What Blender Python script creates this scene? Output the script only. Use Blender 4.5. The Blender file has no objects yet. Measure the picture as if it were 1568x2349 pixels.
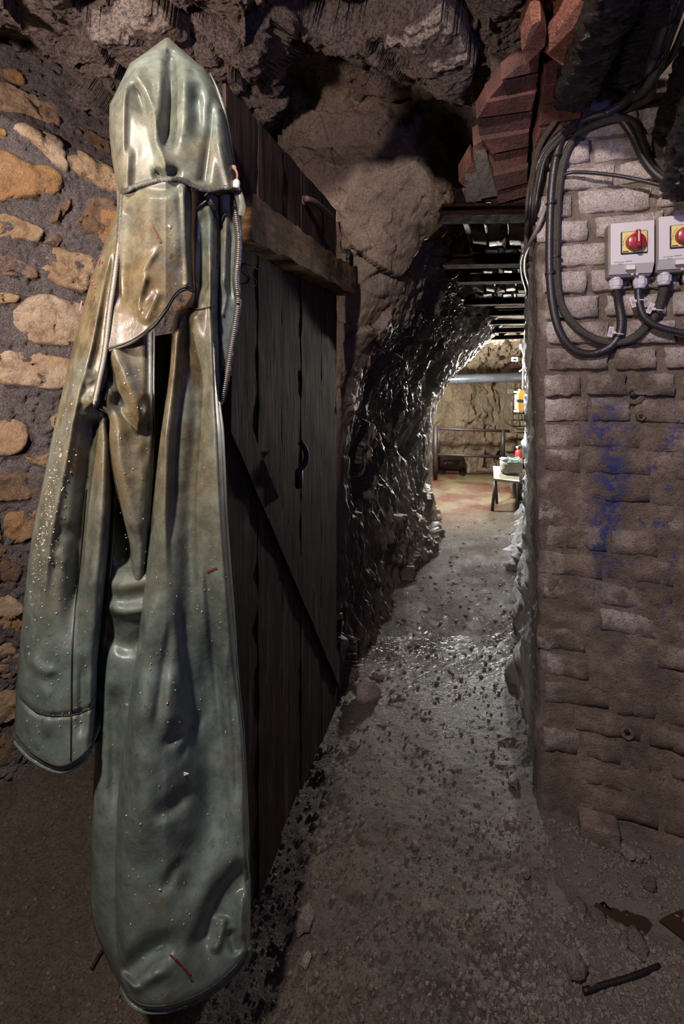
import bpy, bmesh, math, random
import numpy as np
from mathutils import Vector, Matrix
random.seed(7); RNG = np.random.default_rng(11)

# ------------------------------------------------------------------ camera, world, lights, exposure
F, CU, HV, H = 1045.0, 784.0, 845.0, 1.30      # focal length in px, principal column, horizon row, eye height
def P(u, v, Y): return np.array([(u - CU) / F * Y, Y, H - (v - HV) / F * Y])   # the point seen at pixel u, v at depth Y
sc = bpy.context.scene
cam_d = bpy.data.cameras.new('camera'); cam = bpy.data.objects.new('camera', cam_d); sc.collection.objects.link(cam)
cam.location = (0, 0, H); cam.rotation_euler = (math.radians(90), 0, 0)
cam_d.sensor_fit = 'VERTICAL'; cam_d.sensor_height = 36.0; cam_d.sensor_width = 24.0
cam_d.lens = 36.0 * F / 2349.0; cam_d.shift_y = -(2349 / 2 - HV) / 2349.0
cam_d.clip_start = 0.02
sc.camera = cam
sc.view_settings.view_transform = 'Standard'; sc.view_settings.look = 'None'
sc.view_settings.gamma = 1.0; sc.view_settings.use_curve_mapping = False
sc.view_settings.exposure = 0.0
w = bpy.data.worlds.new('world'); sc.world = w; w.use_nodes = True
w.node_tree.nodes['Background'].inputs[0].default_value = (0.62, 0.55, 0.60, 1)
w.node_tree.nodes['Background'].inputs[1].default_value = 0.022

def light(name, kind, loc, energy, color, size=0.05, target=None, **kw):
    d = bpy.data.lights.new(name, kind); d.energy = energy; d.color = color
    if kind == 'AREA': d.size = size
    else: d.shadow_soft_size = size
    for k, v in kw.items(): setattr(d, k, v)
    o = bpy.data.objects.new(name, d); sc.collection.objects.link(o); o.location = loc
    if target is not None:
        o.rotation_euler = (Vector(target) - Vector(loc)).to_track_quat('-Z', 'Y').to_euler()
    return o
# work lamp standing by the camera, high on the left; a weaker bluish one to the right; the lamps of the far chamber
light('work_lamp', 'POINT', (-0.42, -0.22, 2.36), 178, (1.0, 0.87, 0.80), 0.045)
light('side_lamp', 'SPOT', (-0.92, -0.10, 1.36), 112, (1.0, 0.80, 0.74), 0.05, target=(-0.62, 1.30, 1.85), spot_size=math.radians(104), spot_blend=0.9)
light('blue_lamp', 'POINT', (0.60, 0.05, 1.66), 9.0, (0.35, 0.34, 1.0), 0.05)
light('chamber_lamp', 'AREA', (1.78, 4.84, 1.20), 62, (1.0, 0.93, 0.80), 0.16, target=(0.7, 3.4, 0.7))
light('chamber_lamp_side', 'POINT', tuple(P(1000, 885, 4.45)), 215, (0.90, 0.96, 1.0), 0.06)

# ------------------------------------------------------------------ helpers
def PF(u, v, z=0.0):
    Y = (H - z) * F / (v - HV); return np.array([(u - CU) / F * Y, Y, z])

_perm = np.random.default_rng(3).permutation(256); _perm = np.concatenate([_perm, _perm, _perm])
_g = np.random.default_rng(4).normal(size=(256, 3)); _g /= np.linalg.norm(_g, axis=1)[:, None]
def _h(i, j, k): return _perm[_perm[_perm[i & 255] + (j & 255)] + (k & 255)]
def noise(p):
    p = np.asarray(p, float); i = np.floor(p).astype(int); f = p - i
    s = f * f * f * (f * (f * 6 - 15) + 10); r = 0
    for a in (0, 1):
        wa = s[..., 0] if a else 1 - s[..., 0]
        for b in (0, 1):
            wb = s[..., 1] if b else 1 - s[..., 1]
            for c in (0, 1):
                wc = s[..., 2] if c else 1 - s[..., 2]
                g = _g[_h(i[..., 0] + a, i[..., 1] + b, i[..., 2] + c)]
                d = (f[..., 0] - a) * g[..., 0] + (f[..., 1] - b) * g[..., 1] + (f[..., 2] - c) * g[..., 2]
                r = r + wa * wb * wc * d
    return r * 1.4
def fbm(p, o=4, gain=0.5, lac=2.03):
    a, r, p = 1.0, 0.0, np.asarray(p, float)
    for _ in range(o): r = r + a * noise(p); a *= gain; p = p * lac + 17.3
    return r
def ridged(p, o=3, gain=0.5, lac=2.1):
    a, r, p = 1.0, 0.0, np.asarray(p, float)
    for _ in range(o):
        n = 1 - np.abs(noise(p)) * 1.6; r = r + a * n * n; a *= gain; p = p * lac + 9.1
    return r
_wr = np.random.default_rng(5).random((256, 3)); _wt = np.random.default_rng(6).normal(size=(256, 3))
def facets(p):
    """tilted planar cells: what broken rock looks like; returns offset and edge distance"""
    p = np.asarray(p, float); i = np.floor(p).astype(int); best = np.full(p.shape[0], 9.0); sec = best.copy()
    off = np.zeros(p.shape[0])
    for a in (-1, 0, 1):
        for b in (-1, 0, 1):
            for c in (-1, 0, 1):
                h = _h(i[:, 0] + a, i[:, 1] + b, i[:, 2] + c)
                q = p - (i + np.array([a, b, c]) + _wr[h]); d = (q * q).sum(1)
                t = (q * _wt[h]).sum(1) + (_wr[h, 0] - 0.5)
                m = d < best
                sec = np.where(m, best, np.minimum(sec, d)); off = np.where(m, t, off); best = np.where(m, d, best)
    return off, np.sqrt(sec) - np.sqrt(best)
def smooth(a, b, x): t = np.clip((np.asarray(x, float) - a) / (b - a), 0, 1); return t * t * (3 - 2 * t)

def cr_weights(n, m):
    """m samples of a Catmull-Rom curve through n points, as an m x n matrix"""
    W = np.zeros((m, n))
    for k, t in enumerate(np.linspace(0, n - 1, m)):
        i = min(int(t), n - 2); f = t - i
        ws = [(-f + 2*f*f - f**3) / 2, (2 - 5*f*f + 3*f**3) / 2, (f + 4*f*f - 3*f**3) / 2, (-f*f + f**3) / 2]
        for j, ww in zip((i - 1, i, i + 1, i + 2), ws): W[k, min(max(j, 0), n - 1)] += ww
    return W
def curve(pts, m):
    pts = np.asarray(pts, float); return cr_weights(len(pts), m) @ pts
def arc_curve(pts, m):
    c = curve(pts, 40 * len(pts)); d = np.r_[0, np.cumsum(np.linalg.norm(np.diff(c, axis=0), axis=1))]
    t = np.linspace(0, d[-1], m); return np.stack([np.interp(t, d, c[:, k]) for k in range(c.shape[1])], 1)

ORG = {}
col = sc.collection
def obj(name, verts, faces, mat, parent=None, smooth_=True, kind=None, label=None, cat=None, group=None, flat_angle=None):
    verts = np.asarray(verts, float).reshape(-1, 3)
    if parent is not None: verts = verts - ORG[parent.name]
    me = bpy.data.meshes.new(name)
    fa = np.asarray(faces) if not isinstance(faces, list) else None
    if fa is None:
        me.from_pydata(verts.tolist(), [], [list(map(int, f)) for f in faces])
    else:
        k = fa.shape[1]; n = len(fa)
        me.vertices.add(len(verts)); me.vertices.foreach_set('co', verts.ravel())
        me.loops.add(n * k); me.loops.foreach_set('vertex_index', fa.ravel().astype(np.int32))
        me.polygons.add(n); me.polygons.foreach_set('loop_start', np.arange(0, n * k, k, dtype=np.int32))
        me.update(calc_edges=True); me.validate()
    if smooth_: me.polygons.foreach_set('use_smooth', np.ones(len(me.polygons), bool))
    if flat_angle: me.set_sharp_from_angle(angle=math.radians(flat_angle))
    me.materials.append(mat)
    o = bpy.data.objects.new(name, me); col.objects.link(o)
    if parent is not None: o.parent = parent; ORG[o.name] = ORG[parent.name]
    else: ORG[o.name] = np.zeros(3)
    tag(o, label, cat, group, kind); return o
def tag(o, label=None, cat=None, group=None, kind=None):
    if label: o['label'] = label
    if cat: o['category'] = cat
    if group: o['group'] = group
    if kind: o['kind'] = kind
    return o
def thing(name, loc, label, cat, group=None, kind=None):
    o = bpy.data.objects.new(name, None); col.objects.link(o); o.location = Vector(loc); o.empty_display_size = 0.05
    ORG[o.name] = np.asarray(loc, float); return tag(o, label, cat, group, kind)

def grid_faces(n, m, flip=False):
    a = np.arange(n * m).reshape(n, m)
    q = np.stack([a[:-1, :-1], a[:-1, 1:], a[1:, 1:], a[1:, :-1]], -1).reshape(-1, 4)
    return q[:, ::-1] if flip else q
def normals_of(G):
    du = np.gradient(G, axis=0); dv = np.gradient(G, axis=1); n = np.cross(du, dv)
    return n / (np.linalg.norm(n, axis=2, keepdims=True) + 1e-12)

class MB:
    """collects boxes, tubes, lathes into one mesh"""
    def __init__(s): s.v = []; s.f = []
    def add(s, v, f):
        b = len(s.v); s.v += [tuple(map(float, x)) for x in v]; s.f += [[int(i) + b for i in q] for q in f]; return s
    def box(s, c, size, R=None, bev=0.0):
        c = np.asarray(c, float); hx, hy, hz = np.asarray(size, float) / 2; R = np.eye(3) if R is None else np.asarray(R)
        if bev <= 0:
            v = [(x, y, z) for z in (-hz, hz) for y in (-hy, hy) for x in (-hx, hx)]
            f = [(0, 2, 3, 1), (4, 5, 7, 6), (0, 1, 5, 4), (2, 6, 7, 3), (0, 4, 6, 2), (1, 3, 7, 5)]
            return s.add([c + R @ np.array(p) for p in v], f)
        b = min(bev, hx * .9, hy * .9, hz * .9); v = []
        for sz in (-1, 1):
            for sy in (-1, 1):
                for sx in (-1, 1):
                    v += [(sx*hx, sy*(hy-b), sz*(hz-b)), (sx*(hx-b), sy*hy, sz*(hz-b)), (sx*(hx-b), sy*(hy-b), sz*hz)]
        I = lambda sx, sy, sz, k: ((sz > 0) * 4 + (sy > 0) * 2 + (sx > 0)) * 3 + k
        f = []
        for sx in (-1, 1): f.append([I(sx, -1, -1, 0), I(sx, 1, -1, 0), I(sx, 1, 1, 0), I(sx, -1, 1, 0)][::sx])
        for sy in (-1, 1): f.append([I(-1, sy, -1, 1), I(-1, sy, 1, 1), I(1, sy, 1, 1), I(1, sy, -1, 1)][::sy])
        for sz in (-1, 1): f.append([I(-1, -1, sz, 2), I(1, -1, sz, 2), I(1, 1, sz, 2), I(-1, 1, sz, 2)][::sz])
        for a in (-1, 1):
            for b_ in (-1, 1):
                f.append([I(a, b_, -1, 0), I(a, b_, 1, 0), I(a, b_, 1, 1), I(a, b_, -1, 1)][::a * b_])
                f.append([I(a, -1, b_, 0), I(a, -1, b_, 2), I(a, 1, b_, 2), I(a, 1, b_, 0)][::a * b_ * 1])
                f.append([I(-1, a, b_, 1), I(-1, a, b_, 2), I(1, a, b_, 2), I(1, a, b_, 1)][::a * b_ * -1])
        for sx in (-1, 1):
            for sy in (-1, 1):
                for sz in (-1, 1): f.append([I(sx, sy, sz, 0), I(sx, sy, sz, 1), I(sx, sy, sz, 2)][::sx * sy * sz])
        return s.add([c + R @ np.array(p) for p in v], f)
    def tube(s, pts, r, seg=10, m=None, cap=True):
        pts = np.asarray(pts, float)
        if m: pts = arc_curve(pts, m)
        n = len(pts); t = np.gradient(pts, axis=0); t /= np.linalg.norm(t, axis=1)[:, None] + 1e-12
        rr = np.full(n, r) if np.isscalar(r) else np.interp(np.linspace(0, 1, n), np.linspace(0, 1, len(r)), r)
        a = np.array([0, 0, 1.]) if abs(t[0][2]) < .9 else np.array([1., 0, 0])
        x = np.cross(t[0], a); x /= np.linalg.norm(x); V = []
        for k in range(n):
            x = x - t[k] * (x @ t[k]); x /= np.linalg.norm(x) + 1e-12; y = np.cross(t[k], x)
            for j in range(seg):
                an = 2 * math.pi * j / seg; V.append(pts[k] + rr[k] * (math.cos(an) * x + math.sin(an) * y))
        f = [[k*seg + j, k*seg + (j+1) % seg, (k+1)*seg + (j+1) % seg, (k+1)*seg + j] for k in range(n-1) for j in range(seg)]
        if cap: f += [list(range(seg))[::-1], [(n-1)*seg + j for j in range(seg)]]
        return s.add(V, f)
    def lathe(s, base, axis, prof, seg=20):
        """prof: (radius, height) pairs along axis from base"""
        base = np.asarray(base, float); axis = np.asarray(axis, float); axis = axis / np.linalg.norm(axis)
        a = np.array([0, 0, 1.]) if abs(axis[2]) < .9 else np.array([1., 0, 0])
        x = np.cross(axis, a); x /= np.linalg.norm(x); y = np.cross(axis, x); V = []
        for r, h in prof:
            for j in range(seg):
                an = 2 * math.pi * j / seg; V.append(base + axis * h + max(r, 1e-5) * (math.cos(an) * x + math.sin(an) * y))
        n = len(prof)
        f = [[k*seg + j, k*seg + (j+1) % seg, (k+1)*seg + (j+1) % seg, (k+1)*seg + j] for k in range(n-1) for j in range(seg)]
        f += [list(range(seg))[::-1], [(n-1)*seg + j for j in range(seg)]]
        return s.add(V, f)
    def prism(s, poly, off):
        """poly: 3-D ring, extruded by the vector off"""
        n = len(poly); off = np.asarray(off, float); V = [np.asarray(p, float) for p in poly] + [np.asarray(p, float) + off for p in poly]
        f = [list(range(n))[::-1], list(range(n, 2*n))] + [[i, (i+1) % n, n + (i+1) % n, n + i] for i in range(n)]
        return s.add(V, f)
    def build(s, name, mat, parent=None, **kw):
        kw.setdefault('smooth_', False)
        o = obj(name, s.v, s.f, mat, parent, **kw); bm = bmesh.new(); bm.from_mesh(o.data)
        bmesh.ops.recalc_face_normals(bm, faces=bm.faces); bm.to_mesh(o.data); bm.free(); return o

# ------------------------------------------------------------------ materials
class NM:
    def __init__(s, name):
        s.m = bpy.data.materials.new(name); s.m.use_nodes = True; s.t = s.m.node_tree; s.n = s.t.nodes; s.b = s.n['Principled BSDF']
        s.co = s.n.new('ShaderNodeTexCoord').outputs['Object']
    def L(s, a, b): s.t.links.new(a, b)
    def set(s, sock, v):
        if hasattr(v, 'is_output'): s.L(v, sock)
        elif isinstance(v, (tuple, list)) and len(v) == 3 and sock.type == 'RGBA': sock.default_value = (*v, 1)
        else: sock.default_value = v
    def map(s, scale=(1, 1, 1), rot=(0, 0, 0), loc=(0, 0, 0), vec=None):
        n = s.n.new('ShaderNodeMapping'); s.L(vec or s.co, n.inputs[0]); n.inputs['Scale'].default_value = scale
        n.inputs['Rotation'].default_value = rot; n.inputs['Location'].default_value = loc; return n.outputs[0]
    def noise(s, scale, detail=5, rough=0.6, vec=None, dist=0.0):
        n = s.n.new('ShaderNodeTexNoise'); s.L(vec or s.co, n.inputs['Vector']); n.inputs['Scale'].default_value = scale
        n.inputs['Detail'].default_value = detail; n.inputs['Roughness'].default_value = rough; n.inputs['Distortion'].default_value = dist
        return n.outputs[0]
    def vor(s, scale, feature='F1', vec=None, out=0, rnd=1.0):
        n = s.n.new('ShaderNodeTexVoronoi'); n.feature = feature; s.L(vec or s.co, n.inputs['Vector']); n.inputs['Scale'].default_value = scale
        n.inputs['Randomness'].default_value = rnd; return n.outputs[out]
    def ramp(s, fac, stops, interp='LINEAR'):
        n = s.n.new('ShaderNodeValToRGB'); s.L(fac, n.inputs[0]); n.color_ramp.interpolation = interp; e = n.color_ramp.elements
        while len(e) < len(stops): e.new(0.5)
        for k, (p, c) in enumerate(stops):
            e[k].position = p; e[k].color = (*c, 1) if isinstance(c, (tuple, list)) else (c, c, c, 1)
        return n.outputs[0]
    def mix(s, fac, a, b, blend='MIX'):
        n = s.n.new('ShaderNodeMix'); n.data_type = 'RGBA'; n.blend_type = blend; s.set(n.inputs[0], fac); s.set(n.inputs[6], a); s.set(n.inputs[7], b); return n.outputs[2]
    def math(s, op, a, b=0.0, clamp=False):
        n = s.n.new('ShaderNodeMath'); n.operation = op; n.use_clamp = clamp; s.set(n.inputs[0], a); s.set(n.inputs[1], b); return n.outputs[0]
    def sep(s, vec=None):
        n = s.n.new('ShaderNodeSeparateXYZ'); s.L(vec or s.co, n.inputs[0]); return n.outputs
    def range(s, x, a, b, c=0.0, d=1.0):
        n = s.n.new('ShaderNodeMapRange'); s.set(n.inputs[0], x)
        for k, v in zip((1, 2, 3, 4), (a, b, c, d)): n.inputs[k].default_value = v
        return n.outputs[0]
    def bump(s, h, strength=0.5, dist=0.01, normal=None):
        n = s.n.new('ShaderNodeBump'); n.inputs['Strength'].default_value = strength; n.inputs['Distance'].default_value = dist
        s.L(h, n.inputs['Height'])
        if normal: s.L(normal, n.inputs['Normal'])
        return n.outputs[0]
    def done(s, color=None, rough=None, normal=None, metal=None, **kw):
        if color is not None: s.set(s.b.inputs['Base Color'], color)
        if rough is not None: s.set(s.b.inputs['Roughness'], rough)
        if normal is not None: s.L(normal, s.b.inputs['Normal'])
        if metal is not None: s.set(s.b.inputs['Metallic'], metal)
        for k, v in kw.items(): s.set(s.b.inputs[k.replace('_', ' ')], v)
        return s.m
MAT = {}
def rock_mat(name, dark, mid, light_, rough=(0.45, 0.9), bump=0.9, scale=1.0, wet=None, rust=None, spec=0.5):
    m = NM(name); n1 = m.noise(3.2 * scale, 8, 0.62); n2 = m.noise(28 * scale, 8, 0.7); n3 = m.noise(120 * scale, 5, 0.7)
    c = m.ramp(n1, [(0.33, dark), (0.5, mid), (0.68, light_)])
    c = m.mix(m.ramp(n2, [(0.38, 0.0), (0.62, 0.75)]), c, light_)
    c = m.mix(m.ramp(n3, [(0.40, 0.75), (0.56, 0.0)]), c, tuple(x * 0.28 for x in dark))
    if rust: c = m.mix(m.ramp(m.noise(2.1 * scale, 6, 0.6, m.map(loc=(5, 3, 1))), [(0.55, 0.0), (0.70, 0.8)]), c, rust)
    hh = m.math('ADD', m.math('MULTIPLY', n2, 1.0), m.math('MULTIPLY', n3, 0.45))
    cr = m.vor(9 * scale, 'DISTANCE_TO_EDGE', m.map(vec=None, scale=(1, 1, 0.7)))
    nrm = m.bump(hh, bump, 0.024)
    r = m.ramp(m.noise(14 * scale, 6, 0.7), [(0.36, rough[0]), (0.62, rough[1])])
    return m.done(c, r, nrm, Specular_IOR_Level=spec)
MAT['rock'] = rock_mat('dry_rock', (0.11, 0.085, 0.075), (0.20, 0.155, 0.13), (0.32, 0.25, 0.205), (0.42, 0.85), 1.0, 1.0, rust=(0.17, 0.105, 0.06))
MAT['rockface'] = rock_mat('smooth_rock', (0.13, 0.095, 0.072), (0.185, 0.135, 0.10), (0.235, 0.175, 0.125), (0.38, 0.75), 0.55, 1.3)
MAT['wetrock'] = rock_mat('wet_rock', (0.022, 0.018, 0.016), (0.045, 0.034, 0.028), (0.085, 0.062, 0.046), (0.16, 0.42), 0.9, 1.0, spec=0.7)
MAT['backrock'] = rock_mat('ochre_rock', (0.07, 0.042, 0.022), (0.17, 0.112, 0.058), (0.28, 0.195, 0.105), (0.4, 0.8), 1.0, 1.2, rust=(0.10, 0.035, 0.02))
MAT['mortar'] = rock_mat('coarse_mortar', (0.085, 0.068, 0.066), (0.18, 0.148, 0.144), (0.31, 0.26, 0.25), (0.5, 0.9), 1.0, 2.2)
MAT['bmortar'] = rock_mat('brick_mortar', (0.05, 0.036, 0.026), (0.105, 0.075, 0.05), (0.16, 0.115, 0.08), (0.6, 0.9), 0.8, 1.6)
def stone_mat(name, a, b, c_):
    m = NM(name); v = m.map(scale=(1, 1, 1)); n1 = m.noise(13, 6, 0.65, v); n2 = m.noise(70, 6, 0.72, v); n0 = m.noise(5, 3, 0.5, m.map(loc=(3, 1, 2)))
    c = m.mix(m.ramp(n1, [(0.36, 0), (0.64, 1)]), a, b)
    c = m.mix(m.ramp(n0, [(0.45, 0), (0.66, 1)]), c, c_)
    c = m.mix(m.ramp(m.noise(20, 8, 0.78), [(0.36, 0.8), (0.50, 0)]), c, tuple(x * 0.4 for x in a))
    c = m.mix(m.ramp(n2, [(0.56, 0), (0.72, 0.6)]), c, (0.66, 0.54, 0.40))
    return m.done(c, 0.8, m.bump(m.math('ADD', m.math('MULTIPLY', m.noise(20, 8, 0.78), 1.2), m.math('MULTIPLY', n2, 0.8)), 1.0, 0.022))
MAT['stone0'] = stone_mat('tan_stone', (0.40, 0.26, 0.14), (0.62, 0.44, 0.26), (0.50, 0.33, 0.19))
MAT['stone1'] = stone_mat('orange_stone', (0.36, 0.19, 0.075), (0.56, 0.30, 0.10), (0.44, 0.26, 0.13))
MAT['stone2'] = stone_mat('pale_stone', (0.48, 0.35, 0.23), (0.72, 0.56, 0.40), (0.54, 0.30, 0.10))
MAT['stone3'] = stone_mat('brown_stone', (0.20, 0.13, 0.085), (0.32, 0.21, 0.14), (0.24, 0.14, 0.07))
def plain(name, color, rough=0.5, metal=0.0, bump=0.0, bscale=200, vary=0.25, **kw):
    m = NM(name); n = m.noise(bscale * 0.2, 5, 0.65)
    c = m.mix(m.ramp(n, [(0.35, vary), (0.65, 0.0)]), color, tuple(x * 0.45 for x in color))
    nr = m.bump(m.noise(bscale, 4, 0.6), bump, 0.003) if bump else None
    return m.done(c, rough, nr, metal, **kw)
# ------------------------------------------------------------------ floor
PUD = PF(1402, 2085)
def floor_h(x, y):
    x = np.asarray(x, float); y = np.asarray(y, float); p = np.stack([x, y, 0 * x], -1)
    z = 0.018 * fbm(p * 2.3, 3) + 0.007 * fbm(p * 11 + 4, 3)
    s = (x + 1.0) * 0.724 - (y - 1.34) * 0.69                     # distance from the masonry wall
    z = z + 0.10 * np.exp(-np.clip(s, 0, 9) / 0.16) * (y < 2.2) * (x < 0.1)
    z = z + 0.09 * np.exp(-np.clip((0.405 * y - x) / 0.10, 0, 9)) * smooth(1.45, 1.8, y)   # rubble along the right tunnel wall
    d2 = ((x - PUD[0]) / 0.13) ** 2 + ((y - PUD[1] + 0.35 * (x - PUD[0])) / 0.045) ** 2
    z = z - 0.022 * np.exp(-d2)
    return z
def grid_floor():
    ys = np.r_[np.linspace(-0.6, 0.7, 40), np.linspace(0.71, 2.2, 420), np.linspace(2.21, 6.6, 330)]
    nx = 460; t = np.linspace(-1, 1, nx); G = np.zeros((len(ys), nx, 3))
    for i, y in enumerate(ys):
        lo, hi = -0.95 * max(y, 0.9) - 0.35, 0.98 * max(y, 0.9) + 0.35
        G[i, :, 0] = lo + (hi - lo) * (t + 1) / 2; G[i, :, 1] = y
    x, y = G[..., 0], G[..., 1]; p = np.stack([x, y, 0 * x], -1)
    G[..., 2] = floor_h(x, y) + 0.0035 * fbm(p * 42, 3) + 0.0018 * fbm(p * 120, 2)
    return G
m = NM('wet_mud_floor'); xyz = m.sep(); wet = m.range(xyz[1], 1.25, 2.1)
n1 = m.noise(4, 7, 0.65); n2 = m.noise(45, 7, 0.7); n3 = m.noise(170, 4, 0.7)
c = m.ramp(n1, [(0.32, (0.046, 0.031, 0.020)), (0.5, (0.080, 0.054, 0.034)), (0.68, (0.115, 0.078, 0.048))])
c = m.mix(m.ramp(n2, [(0.42, 0.0), (0.66, 0.7)]), c, (0.12, 0.090, 0.066))
c = m.mix(m.ramp(n3, [(0.38, 0.8), (0.54, 0.0)]), c, (0.02, 0.016, 0.013))
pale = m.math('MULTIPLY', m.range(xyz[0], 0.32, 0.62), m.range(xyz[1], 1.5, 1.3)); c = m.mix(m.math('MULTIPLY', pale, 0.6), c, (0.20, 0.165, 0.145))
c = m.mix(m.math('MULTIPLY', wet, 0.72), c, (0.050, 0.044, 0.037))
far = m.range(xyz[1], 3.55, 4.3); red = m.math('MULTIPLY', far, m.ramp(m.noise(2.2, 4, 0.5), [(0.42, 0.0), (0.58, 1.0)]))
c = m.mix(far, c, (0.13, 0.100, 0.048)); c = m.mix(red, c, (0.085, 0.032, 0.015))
dry = m.ramp(m.noise(9, 6, 0.7), [(0.35, 0.55), (0.65, 0.92)]); wr = m.ramp(m.noise(6, 5, 0.65), [(0.38, 0.07), (0.66, 0.26)])
mx = m.n.new('ShaderNodeMix'); m.L(wet, mx.inputs[0]); m.L(dry, mx.inputs[2]); m.L(wr, mx.inputs[3])
nr = m.bump(m.math('ADD', n2, m.math('MULTIPLY', n3, 0.55)), 0.9, 0.016)
MAT['floor'] = m.done(c, mx.outputs[0], nr, Specular_IOR_Level=0.75)
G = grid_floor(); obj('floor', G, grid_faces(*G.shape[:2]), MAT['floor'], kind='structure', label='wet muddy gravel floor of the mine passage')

# ------------------------------------------------------------------ rock sheets
def sheet(ctrl, n, m_, dispf, name, mat, flip=False, mats=None, **kw):
    C = np.asarray(ctrl, float); Wu = cr_weights(C.shape[0], n); Wv = cr_weights(C.shape[1], m_)
    G = np.einsum('ai,bj,ijk->abk', Wu, Wv, C); N = normals_of(G)
    toward = np.array([0.3, 0.0, H]) - G; N *= np.sign((N * toward).sum(2, keepdims=True) + 1e-9)
    d = dispf(G.reshape(-1, 3)).reshape(n, m_, 1); G2 = G + N * d
    return obj(name, G2, grid_faces(n, m_, flip), mat, **kw)
def disp_rock(p):
    f1, e1 = facets(p * 3.1 + 0.25 * np.stack([noise(p * 4), noise(p * 4 + 7), noise(p * 4 + 13)], 1))
    f2, e2 = facets(p * 8.5 + 2)
    return 0.050 * np.clip(f1, -1.2, 1.2) + 0.017 * np.clip(f2, -1.2, 1.2) + 0.035 * fbm(p * 2.2, 3) + 0.014 * fbm(p * 17, 4, 0.62) - 0.012 * np.exp(-e1 * 14)
def disp_wall(p):
    """smooth bulge by the door, fluted wet rock further in"""
    k = smooth(1.86, 2.10, p[:, 1] + 0.26 * np.clip(1.45 - p[:, 2], 0, 1.2))
    q = p.copy(); q[:, 2] = p[:, 2] * 0.20 + p[:, 0] * 0.15
    wv = 0.030 * np.stack([noise(p * 5), noise(p * 5 + 9), noise(p * 5 + 21)], 1)
    r = ridged((q + wv) * 10.5, 3, 0.55)
    f1, e1 = facets(p * 3.3 + 5); f2, e2 = facets(p * np.array([8, 8, 5.]) + 8)
    smo = 0.028 * fbm(p * 3, 3) + 0.026 * np.clip(facets(p * 4.2 + 1)[0], -1, 1) + 0.009 * np.clip(facets(p * 11 + 3)[0], -1, 1) + 0.008 * fbm(p * 18, 4)
    r2 = ridged((q * np.array([1, 1, .7]) + wv * .6) * 27, 2, 0.5)
    rou = 0.034 * (r - 0.9) + 0.013 * (r2 - .8) + 0.055 * np.clip(f1, -1, 1) + 0.006 * np.clip(f2, -1, 1) + 0.008 * fbm(p * np.array([24, 24, 12.]), 3, 0.6)
    return smo * (1 - k) + rou * k * (1 - 0.6 * smooth(3.5, 3.9, p[:, 1]))
cols = [
 [(540,1560,1.98),(540,1300,2.02),(540,1000,2.05),(550,800,2.05),(560,650,2.05),(590,500,2.0),(610,400,1.95),(640,300,1.9),(660,190,1.85)],
 [(715,1610,1.82),(715,1350,1.84),(712,1050,1.86),(712,800,1.86),(712,650,1.86),(690,500,1.83),(690,400,1.80),(690,300,1.82),(700,190,1.80)],
 [(778,1625,1.74),(780,1350,1.77),(782,1050,1.80),(792,850,1.80),(835,680,1.79),(860,520,1.76),(850,400,1.74),(840,300,1.74),(840,200,1.72)],
 [(800,1560,1.90),(788,1300,1.92),(796,1050,1.93),(835,850,1.93),(905,700,1.90),(990,520,1.86),(1035,400,1.81),(1048,300,1.76),(1045,200,1.70)],
 [(835,1500,2.12),(812,1280,2.12),(820,1040,2.14),(868,845,2.14),(945,700,2.10),(1022,545,2.06),(1062,430,2.00),(1092,330,1.90),(1110,230,1.78)],
 [(888,1440,2.35),(855,1240,2.38),(862,1020,2.42),(905,840,2.42),(975,710,2.36),(1045,585,2.28),(1080,490,2.22),(1110,400,2.15),(1130,300,2.0)],
 [(918,1348,2.72),(895,1200,2.78),(905,1000,2.84),(942,850,2.84),(1002,735,2.78),(1058,650,2.70),(1095,600,2.62),(1125,555,2.55),(1150,500,2.45)],
 [(985,1262,3.25),(945,1150,3.32),(945,1000,3.38),(968,890,3.38),(1020,785,3.32),(1078,715,3.28),(1115,670,3.22),(1145,640,3.15),(1180,610,3.05)],
 [(1006,1190,3.95),(984,1100,4.05),(988,1000,4.08),(1000,925,4.08),(1042,858,4.02),(1095,800,3.96),(1132,745,3.92),(1160,712,3.88),(1200,690,3.85)],
 [(940,1150,4.25),(900,1080,4.3),(890,1000,4.35),(900,930,4.4),(960,840,4.45),(1080,790,4.45),(1140,765,4.40),(1185,750,4.35),(1220,735,4.3)],
 [(780,1140,4.55),(760,1080,4.85),(760,1000,5.0),(800,930,5.1),(900,850,5.1),(1060,800,5.0),(1140,782,4.9),(1190,772,4.8),(1230,765,4.7)],
]
C = np.array([[P(*q) for q in c_] for c_ in cols]); base = C[:, :1].copy(); base[..., 2] = -0.12; C = np.concatenate([base, C], 1)
m = NM('tunnel_rock'); xyz = m.sep()
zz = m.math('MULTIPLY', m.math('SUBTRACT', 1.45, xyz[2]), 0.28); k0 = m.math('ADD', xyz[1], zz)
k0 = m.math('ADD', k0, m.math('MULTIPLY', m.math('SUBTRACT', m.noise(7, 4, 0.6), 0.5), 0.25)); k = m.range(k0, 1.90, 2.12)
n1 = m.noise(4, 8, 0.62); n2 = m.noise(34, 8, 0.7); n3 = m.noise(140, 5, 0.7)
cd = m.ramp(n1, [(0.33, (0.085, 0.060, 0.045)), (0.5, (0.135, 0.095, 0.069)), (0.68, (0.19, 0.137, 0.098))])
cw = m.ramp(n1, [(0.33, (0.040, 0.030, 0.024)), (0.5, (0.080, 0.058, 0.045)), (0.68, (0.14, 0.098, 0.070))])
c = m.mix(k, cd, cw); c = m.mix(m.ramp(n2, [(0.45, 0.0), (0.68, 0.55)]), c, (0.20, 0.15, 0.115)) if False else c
c = m.mix(m.ramp(n3, [(0.38, 0.6), (0.54, 0.0)]), c, (0.02, 0.015, 0.012))
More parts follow.
